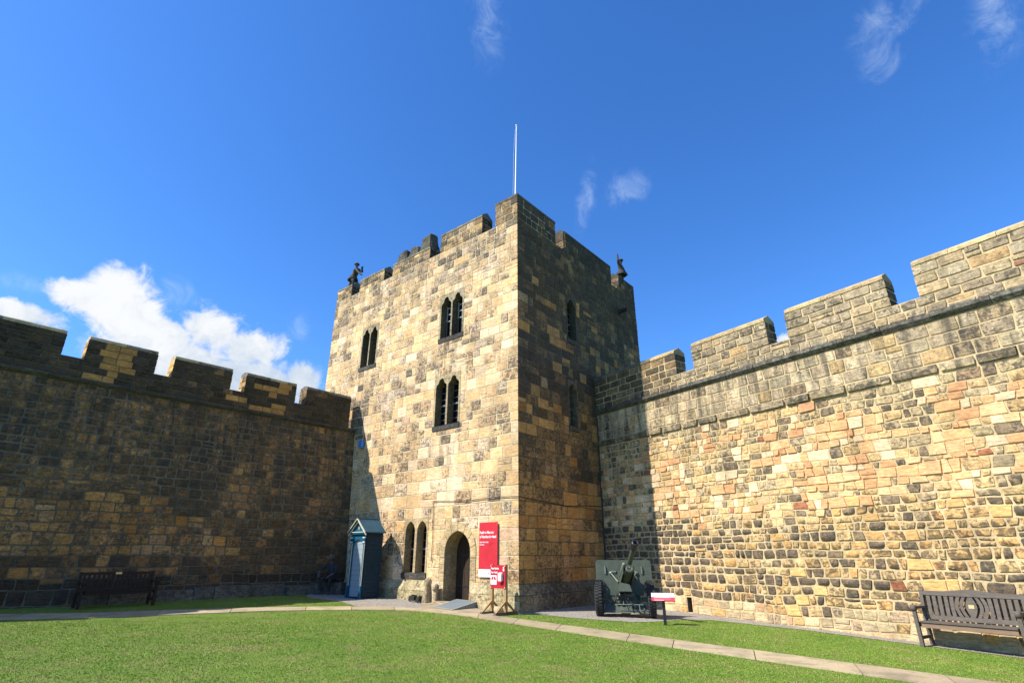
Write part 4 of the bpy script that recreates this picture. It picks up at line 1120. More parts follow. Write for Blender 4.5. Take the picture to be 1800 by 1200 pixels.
for sgn in (-1, 1):
    e = (sgn*(hw+.12), EV-.02); a = (0, AP)
    mb = MB(); k0, k1 = .13, -D-.05
    vs = [P(*e,k0),P(*a,k0),P(*a,k1),P(*e,k1)]; up_ = .028
    vs += [P(e[0],e[1]+up_,k0),P(a[0],a[1]+up_,k0),P(a[0],a[1]+up_,k1),P(e[0],e[1]+up_,k1)]
    mb.hexa(vs)
    nr = 9
    for i in range(nr+1):
        k = k1+.03+(k0-k1-.06)*i/nr
        mb.hexa([P(e[0],e[1]+up_,k-.010),P(a[0],a[1]+up_,k-.010),P(a[0],a[1]+up_,k+.010),P(e[0],e[1]+up_,k+.010),
                 P(e[0],e[1]+up_+.022,k-.007),P(a[0],a[1]+up_+.022,k-.007),P(a[0],a[1]+up_+.022,k+.007),P(e[0],e[1]+up_+.022,k+.007)])
    rf = mb.build('roof', M['roofblue'], sbx)
    mb = MB()
    for (o1, o2, kk) in ((.0,.03,.004),(-.085,-.06,-.05)):
        mb.hexa([P(e[0],e[1]+o1,k0-.02+kk),P(a[0],a[1]+o1,k0-.02+kk),P(a[0],a[1]+o1,k0+.02+kk),P(e[0],e[1]+o1,k0+.02+kk),P(e[0],e[1]+o2,k0-.02+kk),P(a[0],a[1]+o2,k0-.02+kk),P(a[0],a[1]+o2,k0+.02+kk),P(e[0],e[1]+o2,k0+.02+kk)])
    mb.build('bargeboard', M['cream'], rf)
mb = MB(); mb.tube(P(0,AP+.03,.13), P(0,AP+.03,-D-.05), .03, n=8); mb.build('ridge_roll', M['roofblue'], sbx)

# ------------------------------------------------------------------ field gun (local: +y muzzle, +x its right as seen from behind it)
gun = empty('field_gun', (3.40, 17.86, gz(3.4, 17.86)), 2.940, label='grey green wheeled field gun with shield and raised barrel', cat='field gun')
def gb(mb, name, mat, par=None): return mb.build(name, mat, par or gun, world=False)
B = lambda lo, hi, **k: mb.box(lo, hi, **k)
# shield outline (x, z)
sh = [(-.84,1.02),(-.84,1.50),(-.80,1.57),(.80,1.57),(.84,1.50),(.84,1.02),(.66,1.02),(.615,.95),(.60,.86),(.56,.58),(-.56,.58),(-.60,.86),(-.615,.95),(-.66,1.02)]
mb = MB(); ly = lambda z: -.06-.10*(z-.6)
f3 = [(x, ly(z), z) for x, z in sh]; mb.extr(f3, (0,.012,0))
shd = gb(mb, 'shield', M['olive'])
for (x, z) in ((-.55,1.27),(.55,1.27)):
    mb = MB(); mb.box((x-.02, ly(z)+.012, z-.09), (x+.02, ly(z)+.06, z+.07)); mb.tube((x, ly(z)+.03, z+.06), (x, ly(z)+.03, z+.12), .018, n=8); gb(mb, 'shield_bracket', M['olivelt'], shd)
for (x, z) in ((-.30,1.24),(.30,1.24)):
    mb = MB(); mb.box((x-.075, ly(z)+.012, z-.02), (x+.075, ly(z)+.05, z+.025)); mb.box((x-.06, ly(z)+.012, z-.06), (x+.06, ly(z)+.028, z-.019)); gb(mb, 'sight_port', M['olivelt'], shd)
for (x, z) in [(-.76+.19*i, 1.54) for i in range(9)]+[(-.45,.9),(.45,.9),(-.4,.7),(.4,.7),(-.7,1.1),(.7,1.1),(-.2,1.1),(.2,1.1)]:
    mb = MB(); mb.tube((x, ly(z)+.012, z), (x, ly(z)+.022, z), .010, n=6); gb(mb, 'rivet', M['olivelt'], shd)
Dv = V3(-.22, .82, .56); Dv /= np.linalg.norm(Dv); Bx0 = V3(-.035, .0, 1.075)
Nv = V3(0, -.56, .82); Nv -= Dv*np.dot(Nv, Dv); Nv /= np.linalg.norm(Nv); Xv = np.cross(Dv, Nv)
bp_ = lambda t, n=0., x=0.: tuple(Bx0+Dv*t+Nv*n+Xv*x)
mb = MB(); mb.lathe(bp_(-.55), Dv, [(0,0),(.10,0),(.10,.75),(.085,.80),(.080,1.1),(.066,2.0)], 20); br_ = gb(mb, 'barrel', M['olive'])
mb = MB(); mb.lathe(bp_(1.43), Dv, [(.066,-.02),(.075,0),(.108,.16),(.108,.30),(.098,.33),(.062,.335),(.055,.33),(.052,.10),(0,.10)], 24); gb(mb, 'muzzle', M['gunblack'], br_)
mb = MB(); mb.box((-.16,-.62,.72),(.11,-.36,1.0)); gb(mb, 'breech', M['gunblack'], br_)
mb = MB(); mb.lathe(bp_(-.2, -.20), Dv, [(0,0),(.115,0),(.115,.93),(.125,.935),(.125,.98),(.105,1.0),(.06,1.0),(.05,.985),(0,.985)], 22); cr = gb(mb, 'cradle', M['olive'])
mb = MB(); mb.lathe(bp_(-.2, -.03, .15), Dv, [(0,0),(.05,0),(.05,.92),(.03,.95),(0,.95)], 14)
mb.tube(bp_(.72,-.20,-.0), bp_(.80,-.16,.02), .03, n=8); gb(mb, 'recuperator', M['olivelt'], cr)
# collar between barrel and cradle, elevation side plates
mb = MB()
mb.lathe(bp_(.42), Dv, [(.09,0),(.125,.02),(.125,.10),(.09,.12)], 18)
for s in (-1, 1):
    q = [bp_(-.1,-.28,s*.15), bp_(.55,-.24,s*.15), bp_(.62,.06,s*.15), bp_(.05,.10,s*.15)]
    mb.extr(q, tuple(Xv*.02*s))
gb(mb, 'cradle_side', M['olive'], cr)
mb = MB(); z0 = .70
mb.hexa([(-.22,.10,.66),(.16,.10,.66),(.16,.44,.72),(-.22,.44,.72),(-.16,.10,1.02),(.13,.10,1.02),(.13,.38,.92),(-.16,.38,.92)]); sad = gb(mb, 'saddle', M['olive'])
mb = MB(); mb.hexa([(.12,-.04,.60),(.17,-.04,.60),(.17,.22,.60),(.12,.22,.60),(.12,-.04,1.28),(.17,-.04,1.28),(.17,.10,1.28),(.12,.10,1.28)])
mb.hexa([(-.25,-.04,.60),(-.20,-.04,.60),(-.20,.22,.60),(-.25,.22,.60),(-.25,-.04,1.2),(-.20,-.04,1.2),(-.20,.10,1.2),(-.25,.10,1.2)]); gb(mb, 'side_bracket', M['olive'], sad)
for s in (-1, 1):
    mb = MB(); mb.tube((s*.38, ly(1.2)+.04, 1.20), (s*.17, .20, .96), .021, n=8); mb.tube((s*.41, ly(1.2)+.02, 1.20), (s*.35, ly(1.2)+.05, 1.20), .045, n=10); gb(mb, 'stay_rod', M['olivelt'])
mb = MB(); mb.tube((-.80,0,.48),(.80,0,.48), .055, n=12); mb.box((-.5,-.08,.40),(.5,.08,.54)); gb(mb, 'axle', M['olive'])
mb = MB()
for s in (-1, 1):
    mb.hexa([(s*.45,-.1,.30),(s*.36,-.1,.30),(s*.06,-2.0,.06),(s*.12,-2.0,.06),(s*.45,-.1,.60),(s*.36,-.1,.60),(s*.06,-2.0,.26),(s*.12,-2.0,.26)])
mb.box((-.14,-2.25,.0),(.14,-1.98,.22)); gb(mb, 'trail', M['olive'])
mb = MB()   # stowed firing platform and front plates
mb.hexa([(-.66,.22,.13),(.66,.22,.13),(.66,.24,.13),(-.66,.24,.13),(-.58,.05,.36),(.58,.05,.36),(.58,.07,.36),(-.58,.07,.36)])
mb.hexa([(-.36,.12,.38),(.22,.12,.38),(.22,.14,.38),(-.36,.14,.38),(-.36,.06,.52),(.22,.06,.52),(.22,.08,.52),(-.36,.08,.52)])
for s in (-1, 1): mb.extr([(s*.66,.24,.12),(s*.42,.10,.42),(s*.38,.10,.42),(s*.60,.24,.12)], (0,.02,0))
fp = gb(mb, 'front_plate', M['olive'])
mb = MB(); mb.tube((-.52,.30,.36),(.30,.30,.36), .012, n=8); mb.tube((-.40,.30,.36),(-.42,.32,.18), .013, n=8); mb.tube((-.42,.32,.18),(-.47,.32,.17), .013, n=8); mb.tube((.05,.30,.36),(.05,.12,.46), .012, n=6); gb(mb, 'hand_rail', M['olivelt'], fp)
mb = MB()
mb.tube((.10,.18,.64),(-.30,.36,.30), .022, n=8); mb.tube((.02,.16,.62),(-.12,.32,.28), .018, n=8)
for (x, y, z, r) in ((.14,.22,.60,.06),(.20,.20,.50,.05),(-.02,.26,.66,.045),(-.40,.14,.50,.04),(.44,.14,.52,.04),(-.10,.30,.52,.035),(.30,.16,.44,.035)):
    mb.lathe((x,y,z), (.2,1,.1), [(0,-.04),(r*.6,-.04),(r,-.02),(r,.02),(r*.5,.04),(0,.045)], 12)
mb.box((-.30,.10,.55),(.24,.20,.64)); gb(mb, 'elevating_gear', M['gunblack'], sad)
def wheel(s):
    mb = MB(); c = (s*.66, 0, .475); ax = (s, 0, 0)
    prof = [(.27,.02),(.30,.0),(.40,-.005),(.445,.02),(.462,.05),(.465,.10),(.465,.12),(.462,.17),(.445,.20),(.40,.225),(.30,.22),(.27,.20)]
    mb.lathe(c, ax, prof, 40)
    nl = 34
    for i in range(nl):
        for (x0, x1, of) in ((.015,.105,0),(.115,.205,.5)):
            t = 2*math.pi*(i+of)/nl; dt = .055; r0, r1 = .455, .487
            vs = []
            for r, w in ((r0, 1), (r1, .8)):
                for (xx, tt) in ((x0, t-dt*w), (x1, t-dt*w), (x1, t+dt*w), (x0, t+dt*w)):
                    vs.append((c[0]+s*xx, c[1]+r*math.sin(tt), c[2]+r*math.cos(tt)))
            mb.hexa(vs)
    w = gb(mb, 'wheel', M['rubber'])
    mb = MB(); mb.lathe(c, ax, [(0,.07),(.09,.07),(.12,.04),(.20,.06),(.265,.03),(.275,.0),(.275,.22),(.262,.19),(.20,.14),(.10,.16),(.08,.21),(0,.21)], 28)
    for i in range(8):
        t = i*math.pi/4; mb.tube((c[0]+s*.15, .15*math.sin(t), .475+.15*math.cos(t)), (c[0]+s*.18, .15*math.sin(t), .475+.15*math.cos(t)), .014, n=6)
    gb(mb, 'rim', M['olive'], w)
    return w
wheel(-1); wheel(1)
for s in (-1, 1):   # mudguard lips over the wheels
    mb = MB()
    pts = [(s*.66,1.02),(s*.60,.95),(s*.59,.86)]
    for (x0, z0), (x1, z1) in zip(pts, pts[1:]): mb.hexa([(x0,-.12,z0),(x0,.05,z0),(x0+s*.02,.05,z0),(x0+s*.02,-.12,z0),(x1,-.12,z1),(x1,.05,z1),(x1+s*.02,.05,z1),(x1+s*.02,-.12,z1)])
    mb.box((min(s*.66,s*.86),-.12,1.005),(max(s*.66,s*.86),.03,1.022)); gb(mb, 'mudguard', M['olive'])

# information lectern
le = empty('information_lectern', (4.115, 16.19, gz(4.115,16.19)), 2.90, label='black post with tilted white and red information panel', cat='lectern')
lb = lambda m, n, mt, p=None: m.build(n, mt, p or le, world=False)
def tilt(x, v, k=0.): c, s_ = math.cos(R_(38)), math.sin(R_(38)); return (x, .12-v*c+k*s_, .60+v*s_+k*c)
mb = MB(); mb.box((-.04,-.03,-.1),(.04,.03,.64)); lb(mb, 'post', M['black'])
mb = MB(); mb.hexa([tilt(-.305,-.005,-.02),tilt(.305,-.005,-.02),tilt(.305,.285,-.02),tilt(-.305,.285,-.02),tilt(-.305,-.005,-.001),tilt(.305,-.005,-.001),tilt(.305,.285,-.001),tilt(-.305,.285,-.001)]); pn = lb(mb, 'panel_back', M['black'])
mb = MB(); mb.quad([tilt(-.305,.135),tilt(.305,.135),tilt(.305,.285),tilt(-.305,.285)]); lb(mb, 'white_band', M['plastic'], pn)
mb = MB(); mb.quad([tilt(-.305,-.005),tilt(.305,-.005),tilt(.305,.134),tilt(-.305,.134)]); rb = lb(mb, 'red_band', M['pink'], pn)
mb = MB()
for v, a, b, h in ((.112,-.08,.235,.010),(.085,-.20,.235,.007),(.062,-.22,.235,.007),(.040,-.18,.235,.007)): mb.quad([tilt(a,v,.0015),tilt(b,v,.0015),tilt(b,v+h,.0015),tilt(a,v+h,.0015)])
lb(mb, 'print', M['softpink'], rb)
mb = MB(); mb.quad([tilt(-.02,.012,.0015),tilt(.235,.012,.0015),tilt(.235,.024,.0015),tilt(-.02,.024,.0015)]); mb.quad([tilt(-.16,.118,.0015),tilt(.235,.118,.0015),tilt(.235,.130,.0015),tilt(-.16,.130,.0015)]); lb(mb, 'print', M['plastic'], rb)
mb = MB(); mb.quad([tilt(.165,.205,.002),tilt(.195,.205,.002),tilt(.19,.23,.002),tilt(.175,.232,.002)]); lb(mb, 'crest', M['iron'], pn)

# ------------------------------------------------------------------ benches (local: x along, +y front)
def bench(name, loc, rz, L, woods, label, fancy, plaque_rail):
    wd, ap = woods; b = empty(name, loc, rz, label=label, cat='bench'); h = L/2
    bb = lambda m, n, mt=wd, p=None: m.build(n, mt, p or b, world=False)
    by = lambda z: .06-.20*(z-.42)       # plane of the leaning back
    mb = MB()
    for i in range(5): y0 = .08+i*.098; mb.box((-h+.07, y0, .425-.006*(4-i)*.5), (h-.07, y0+.088, .448-.006*(4-i)*.5))
    bb(mb, 'seat')
    mb = MB(); mb.box((-h+.08,.50,.34),(h-.08,.535,.424)); bb(mb, 'apron', ap)
    mb = MB(); mb.box((-h+.08,.07,.33),(h-.08,.10,.415)); bb(mb, 'rear_rail')
    for s in (-1, 1):
        x0, x1 = (s*h-.035, s*h+.035)
        mb = MB(); mb.hexa([(x0,.495,0),(x1,.495,0),(x1,.56,0),(x0,.56,0),(x0,.495,.64),(x1,.495,.64),(x1,.56,.64),(x0,.56,.64)]); bb(mb, 'leg')
        mb = MB(); mb.hexa([(x0,-.02,0),(x1,-.02,0),(x1,.05,0),(x0,.05,0),(x0,.02,.42),(x1,.02,.42),(x1,.095,.42),(x0,.095,.42)])
        mb.hexa([(x0,.02,.421),(x1,.02,.421),(x1,.095,.421),(x0,.095,.421),(x0,by(.93)-.045,.95),(x1,by(.93)-.045,.95),(x1,by(.93)+.02,.95),(x0,by(.93)+.02,.95)]); bb(mb, 'leg')
        mb = MB(); mb.box((s*h-.02,.05,.14),(s*h+.02,.495,.19)); mb.box((s*h-.02,.10,.345),(s*h+.02,.495,.42)); bb(mb, 'stretcher')
        mb = MB(); a0, a1 = s*h-.048, s*h+.048
        mb.hexa([(a0,.0,.64),(a1,.0,.64),(a1,.50,.642),(a0,.50,.642),(a0,.0,.675),(a1,.0,.675),(a1,.50,.685),(a0,.50,.685)])
        mb.lathe((a0,.545,.655), (1,0,0), [(0,0),(.052,0),(.052,.096),(0,.096)], 16, smooth=True); bb(mb, 'arm')
    t0, t1 = .86, .935
    mb = MB(); n = 20
    for i in range(n):
        xa, xb = -h+.036+(2*h-.072)*i/n, -h+.036+(2*h-.072)*(i+1)/n
        hump = lambda x: (.045*math.exp(-(x/.30)**2) if fancy else 0)
        mb.hexa([(xa,by(t0)-.022,t0),(xb,by(t0)-.022,t0),(xb,by(t0)+.022,t0),(xa,by(t0)+.022,t0),(xa,by(t1)-.022,t1+hump(xa)),(xb,by(t1)-.022,t1+hump(xb)),(xb,by(t1)+.022,t1+hump(xb)),(xa,by(t1)+.022,t1+hump(xa))])
    tr = bb(mb, 'top_rail')
    mb = MB(); mb.hexa([(-h+.036,by(.46)-.018,.455),(h-.036,by(.46)-.018,.455),(h-.036,by(.46)+.018,.455),(-h+.036,by(.46)+.018,.455),(-h+.036,by(.53)-.018,.525),(h-.036,by(.53)-.018,.525),(h-.036,by(.53)+.018,.525),(-h+.036,by(.53)+.018,.525)]); bb(mb, 'lower_rail')
    def slat(cf, w0, w1):
        """vertical slat: centre curve cf(t), half widths w0(t)"""
        mb = MB(); N = 10
        for i in range(N):
            ta, tb = i/N, (i+1)/N; za, zb = .526+(t0-.527)*ta, .526+(t0-.527)*tb
            la, ra, lb_, rb_ = cf(ta)-w0(ta), cf(ta)+w1(ta), cf(tb)-w0(tb), cf(tb)+w1(tb)
            mb.hexa([(la,by(za)-.009,za),(ra,by(za)-.009,za),(ra,by(za)+.009,za),(la,by(za)+.009,za),(lb_,by(zb)-.009,zb),(rb_,by(zb)-.009,zb),(rb_,by(zb)+.009,zb),(lb_,by(zb)+.009,zb)])
        return bb(mb, 'back_slat')
    if fancy:
        bow = lambda t: math.sin(math.pi*t)
        c = slat(lambda t: 0, lambda t: .035+.065*bow(t), lambda t: .035+.065*bow(t))
        mb = MB(); z = .70; mb.hexa([(-.05,by(z-.03)+.010,z-.03),(.05,by(z-.03)+.010,z-.03),(.05,by(z-.03)+.014,z-.03),(-.05,by(z-.03)+.014,z-.03),(-.05,by(z+.03)+.010,z+.03),(.05,by(z+.03)+.010,z+.03),(.05,by(z+.03)+.014,z+.03),(-.05,by(z+.03)+.014,z+.03)]); mb.build('plaque', M['brass'], c, world=False)
        for s in (-1, 1):
            slat(lambda t: s*(.105+.072*bow(t)), lambda t: .032, lambda t: .032)
            slat(lambda t: s*(.205+.060*bow(t)), lambda t: .034, lambda t: .034)
            x = .33
            for i in range(5):
                if x < h-.08: slat(lambda t, x=x: s*(x+.012*bow(t)*(i < 1)), lambda t: .036, lambda t: .036)
                x += .112
    else:
        m = int((2*h-.1)/.115)
        for i in range(m): x = -h+.09+(2*h-.18)*i/(m-1); slat(lambda t, x=x: x, lambda t: .027, lambda t: .027)
    if plaque_rail:
        mb = MB(); z = .9; mb.hexa([(-.08,by(z)+.024,z-.028),(.08,by(z)+.024,z-.028),(.08,by(z)+.03,z-.028),(-.08,by(z)+.03,z-.028),(-.08,by(z)+.02,z+.028),(.08,by(z)+.02,z+.028),(.08,by(z)+.026,z+.028),(-.08,by(z)+.026,z+.028)]); mb.build('plaque', M['brass'], tr, world=False)
    return b
def rot_for(n): return math.atan2(-n[0], n[1])
q = FV.sub(11.42, .14); bench('park_bench', (q[0], q[1], gz(q[0],q[1])), rot_for(FV.n), 1.80, (M['teak'], M['teakwarm']), 'silvered teak bench with curved back slats against the sunlit wall', True, False).scale = (1.02, 1.08, 1.22)
q = FW.sub(-8.18, .55); bench('park_bench', (q[0], q[1], gz(q[0],q[1])), rot_for(FW.n), 1.86, (M['darkteak'], M['darkteak']), 'dark brown slatted bench with a brass plaque in wall shade', False, True)

# ------------------------------------------------------------------ figures
def skin(name, joints, bones, root, mat, parent=None, sub=2):
    me = bpy.data.meshes.new(name); names = list(joints)
    me.from_pydata([tuple(joints[k][0]) for k in names], [(names.index(a), names.index(b)) for a, b in bones], [])
    o = bpy.data.objects.new(name, me); col.objects.link(o)
    o.modifiers.new('skin', 'SKIN'); sb = o.modifiers.new('sub', 'SUBSURF'); sb.levels = sub; sb.render_levels = sub
    for i, k in enumerate(names):
        r = joints[k][1]; r = (r, r) if isinstance(r, (int, float)) else r
        me.skin_vertices[0].data[i].radius = r; me.skin_vertices[0].data[i].use_root = (k == root)
    dg = bpy.context.evaluated_depsgraph_get(); m2 = bpy.data.meshes.new_from_object(o.evaluated_get(dg)); bpy.data.objects.remove(o)
    m2.name = name; m2.materials.clear(); m2.materials.append(mat)
    for p in m2.polygons: p.use_smooth = True
    ob = bpy.data.objects.new(name, m2); col.objects.link(ob)
    if parent: ob.parent = parent
    return ob
def head(mb, C, f, r, mat=0):
    """egg-shaped head with nose, ears and brow; f = facing unit vector"""
    C = np.array(C, float); f = np.array(f, float); f /= np.linalg.norm(f); s = np.cross(f, V3(0,0,1)); s /= np.linalg.norm(s); uz = np.cross(s, f)
    vs, fs = [], []; n, m = 16, 12
    for j in range(m+1):
        ph = -math.pi/2+math.pi*j/m; zc = math.sin(ph)
        for i in range(n):
            t = 2*math.pi*i/n; cx, cy = math.cos(t)*math.cos(ph), math.sin(t)*math.cos(ph)
            jaw = 1-.28*clamp01(-zc)
            x = cx*r*.98*(1-.10*clamp01(-zc)) ; y = cy*r*.76*jaw; z = zc*r*1.22
            if cx > .86 and -.35 < zc < .12: x += r*.22*(1-abs(zc+.12)/.3)*(cx-.86)/.14
            if cx > .5 and .1 < zc < .3 and abs(abs(cy)-.35) < .2: x -= r*.06
            if cx > .8 and -.62 < zc < -.42: x -= r*.05
            vs.append(tuple(C+f*x+s*y+uz*z))
    fs = [(j*n+i, j*n+(i+1)%n, (j+1)*n+(i+1)%n, (j+1)*n+i) for j in range(m) for i in range(n)]
    mb.add(vs, fs, smooth=True, mat=mat)
    for e in (-1, 1):
        q = C+s*e*r*.78-f*r*.05
        mb.lathe(q-uz*r*.25, uz, [(0,0),(r*.10,.02*r),(r*.16,r*.25),(r*.13,r*.45),(0,r*.52)], 8, mat=mat)
    return f, s, uz
def hand(parent_joints, W, dirv, nrm, size, pre, joints, bones, curl=.5):
    """five tapering fingers added to a skeleton at wrist W"""
    d = np.array(dirv, float); d /= np.linalg.norm(d); nn = np.array(nrm, float); nn -= d*np.dot(nn, d); nn /= np.linalg.norm(nn); sd = np.cross(d, nn)
    W = np.array(W, float); pc = W+d*size*.45
    joints[pre+'palm'] = (pc, (size*.22, size*.12)); bones.append((parent_joints, pre+'palm'))
    for i, (off, ln) in enumerate(((-.30,.42),(-.10,.50),(.10,.47),(.29,.38))):
        b = pc+sd*off*size+d*size*.22; m1 = b+d*size*ln*.5-nn*size*ln*.15*curl; e = m1+d*size*ln*.4-nn*size*ln*.45*curl
        for nm, p, r in (('a', b, .075), ('b', m1, .065), ('c', e, .05)): joints[f'{pre}f{i}{nm}'] = (p, size*r)
        bones += [(pre+'palm', f'{pre}f{i}a'), (f'{pre}f{i}a', f'{pre}f{i}b'), (f'{pre}f{i}b', f'{pre}f{i}c')]
    b = W+d*size*.25-sd*size*.25; m1 = b-sd*size*.22+d*size*.22; e = m1+d*size*.25-nn*size*.08*curl
    for nm, p, r in (('a', b, .09), ('b', m1, .075), ('c', e, .055)): joints[f'{pre}t{nm}'] = (p, size*r)
    bones += [(pre+'palm', pre+'ta'), (pre+'ta', pre+'tb'), (pre+'tb', pre+'tc')]
# seated person on the low footing in the shade
ps = FW.sub(-.95, .55); gp = gz(ps[0], ps[1])
pe = empty('person', (ps[0], ps[1], gp), label='person in blue grey top and dark trousers seated beside the sentry box', cat='person')
# local axes: f = facing, r = towards the viewer's right
fz = V3(-.30, -.95, 0); fz /= np.linalg.norm(fz); rr = V3(-fz[1], fz[0], 0)
W_ = lambda x, y, z: V3(*(rr*x+fz*y))+V3(0,0,z)
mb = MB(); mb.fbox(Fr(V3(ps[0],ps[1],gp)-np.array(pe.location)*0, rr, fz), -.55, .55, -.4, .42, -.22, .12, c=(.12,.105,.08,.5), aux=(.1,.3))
sb_ = mb.build('stone_block', smd); tag(sb_, 'low dark stone block serving as seat in the shaded corner', 'stone block')
jt = {'pel': (W_(.04,-.02,.56), (.15,.13)), 'wai': (W_(.03,.03,.75), (.135,.11)), 'che': (W_(.02,.10,.96), (.165,.12)), 'nek': (W_(.03,.16,1.13), .06),
      'hd0': (W_(.04,.20,1.22), .065),
      'shl': (W_(-.19,.12,1.05), .07), 'ell': (W_(-.36,.30,.93), .048), 'wrl': (W_(-.30,.46,.76), .034),
      'shr': (W_(.22,.10,1.05), .07), 'elr': (W_(.30,.24,.80), .048), 'wrr': (W_(.16,.42,.68), .034),
      'hil': (W_(-.08,.02,.54), .11), 'knl': (W_(-.20,.44,.56), .075), 'anl': (W_(-.17,.42,.11), .045), 'tol': (W_(-.20,.62,.05), (.045,.035)),
      'hir': (W_(.14,.02,.54), .11), 'knr': (W_(.20,.44,.55), .075), 'anr': (W_(.16,.36,.11), .045), 'tor': (W_(.19,.56,.05), (.045,.035))}
bn_ = [('pel','wai'),('wai','che'),('che','nek'),('nek','hd0'),('che','shl'),('shl','ell'),('ell','wrl'),('che','shr'),('shr','elr'),('elr','wrr'),
       ('pel','hil'),('hil','knl'),('knl','anl'),('anl','tol'),('pel','hir'),('hir','knr'),('knr','anr'),('anr','tor')]
hand('wrl', jt['wrl'][0], fz*.5+V3(0,0,-.8)+rr*.2, fz, .16, 'l', jt, bn_, .7); hand('wrr', jt['wrr'][0], fz*.6+V3(0,0,-.5)-rr*.4, V3(0,0,1), .16, 'r', jt, bn_, .7)
body = skin('body', jt, bn_, 'pel', M['skin'], pe)
for m_ in ('shirt','trouser','shoe'): body.data.materials.append(M[m_])
for p in body.data.polygons:
    c = np.array(p.center); z = c[2]; side_ = np.dot(c, rr); fwd = np.dot(c, fz)
    if z < .135: p.material_index = 3
    elif z < .64 and not (fwd > .40 and z > .60): p.material_index = 2
    elif z < 1.13 and not (fwd > .33 and z < .86): p.material_index = 1
mb = MB(); hf = fz*.9-rr*.35; hC = W_(.05,.25,1.33); head(mb, hC, hf, .105); mb.build('head', M['skin'], body, world=False)
mb = MB(); n_, m_ = 16, 7; hfn = hf/np.linalg.norm(hf); hs = np.cross(hfn, V3(0,0,1)); vs = []
for j in range(m_+1):
    ph = math.pi/2*(j/m_)
    for i in range(n_):
        t = 2*math.pi*i/n_; lowr = -.03 if math.cos(t) < .35 else .03
        vs.append(tuple(hC+V3(0,0,lowr*(1-j/m_)+.005)+(hfn*math.cos(t)*.112-hfn*.008+hs*math.sin(t)*.092)*math.cos(ph)+V3(0,0,.138)*math.sin(ph)))
mb.add(vs, [(j*n_+i, j*n_+(i+1)%n_, (j+1)*n_+(i+1)%n_, (j+1)*n_+i) for j in range(m_) for i in range(n_)], smooth=True); mb.build('hair', M['hair'], body, world=False)

def statue(name, fr, base, jt, bones, label, hd, hr, face, extra):
    e = empty(name, fr.P(*base, -.31), label=label, cat='statue', group=None)
    O = np.array(e.location)
    loc = lambda u, z, k: np.array(fr.P(u, z, -.31+k))-O
    J2 = {k: (loc(*p), r) for k, (p, r) in jt.items()}
    b = skin('figure', J2, bones, list(jt)[0], M['statue'], e, 2)
    mb = MB(); head(mb, loc(*hd), face, hr)
    mb.lathe(loc(hd[0], hd[1]+hr*.35, hd[2]), (0,0,1), [(hr*1.25,0),(hr*1.2,.04),(hr*.95,.07),(hr*.8,hr*.8),(0,hr*1.15)], 14); mb.build('head', M['statue'], b, world=False)
    extra(loc, b)
    return e
bl = lambda *s: [tuple(x.split('-')) for x in s]
# stooping figure at the left end
jt = {'pel': ((11.86,15.82,0),(.17,.15)), 'wai': ((11.72,15.98,0),(.15,.13)), 'che': ((11.62,16.18,0),(.19,.15)), 'nek': ((11.58,16.34,0),.07), 'hd': ((11.57,16.40,0),.07),
      'hr': ((11.98,15.74,-.1),.12), 'kr': ((12.22,15.56,-.1),.085), 'ar': ((12.44,15.32,-.05),.06), 'tr': ((12.62,15.27,-.02),.05),
      'hl': ((11.78,15.72,.1),.12), 'kl': ((11.58,15.56,.12),.085), 'al': ((11.62,15.30,.1),.06), 'tl': ((11.48,15.26,.12),.05),
      'sl': ((11.46,16.22,.14),.08), 'el': ((11.22,15.96,.16),.06), 'wl': ((10.96,15.70,.12),.05), 'fl': ((10.84,15.62,.1),.04),
      'sr': ((11.50,16.24,-.16),.08), 'er': ((11.28,16.06,-.18),.06), 'wr': ((11.24,16.24,-.1),.055), 'fr': ((11.18,16.36,-.08),.075)}
bo = bl('pel-wai','wai-che','che-nek','nek-hd','pel-hr','hr-kr','kr-ar','ar-tr','pel-hl','hl-kl','kl-al','al-tl','che-sl','sl-el','el-wl','wl-fl','che-sr','sr-er','er-wr','wr-fr')
def kilt(u, z, h_, r0, r1):
    def f(loc, b):
        mb = MB(); prof = [(r0,0),((r0+r1)/2,-h_*.4),(r1,-h_),(r1*.9,-h_*1.02),(r0*.7,-.02)]
        mb.lathe(loc(u, z, 0), (0,0,1), prof, 14); rnd = random.Random(3); mb.v = [tuple(np.array(p)+np.array([rnd.uniform(-.012,.012) for _ in '123'])) for p in mb.v]
        mb.build('tunic_skirt', M['statue'], b, world=False)
    return f
statue('stone_figure', FL, (11.95, 15.24), jt, bo, 'black stone figure stooping with outstretched arm on the far left merlon', (11.56,16.50,.03), .115, -dL*.8-dR*.5, kilt(11.84,15.94,.27,.17,.29))
# standing figure with raised arm
s0 = 9.35; zb = 15.36
jt = {'pel': ((s0,zb+.62,0),(.15,.13)), 'wai': ((s0,zb+.78,0),(.13,.12)), 'che': ((s0,zb+.98,0),(.18,.14)), 'nek': ((s0+.02,zb+1.13,0),.065), 'hd': ((s0+.03,zb+1.19,0),.07),
      'hr': ((s0+.09,zb+.56,0),.10), 'kr': ((s0+.11,zb+.32,.02),.08), 'ar': ((s0+.11,zb+.06,0),.06), 'tr': ((s0+.14,zb+.03,.12),.05),
      'hl': ((s0-.09,zb+.56,0),.10), 'kl': ((s0-.11,zb+.32,.03),.08), 'al': ((s0-.11,zb+.06,0),.06), 'tl': ((s0-.16,zb+.03,.12),.05),
      'sl': ((s0-.19,zb+1.06,0),.075), 'el': ((s0-.34,zb+1.16,.05),.06), 'wl': ((s0-.32,zb+1.44,.05),.05), 'fl': ((s0-.33,zb+1.60,.05),.035),
      'sr': ((s0+.20,zb+1.04,0),.075), 'er': ((s0+.36,zb+.80,.05),.06), 'wr': ((s0+.40,zb+.62,.14),.05), 'fr': ((s0+.38,zb+.52,.18),.045)}
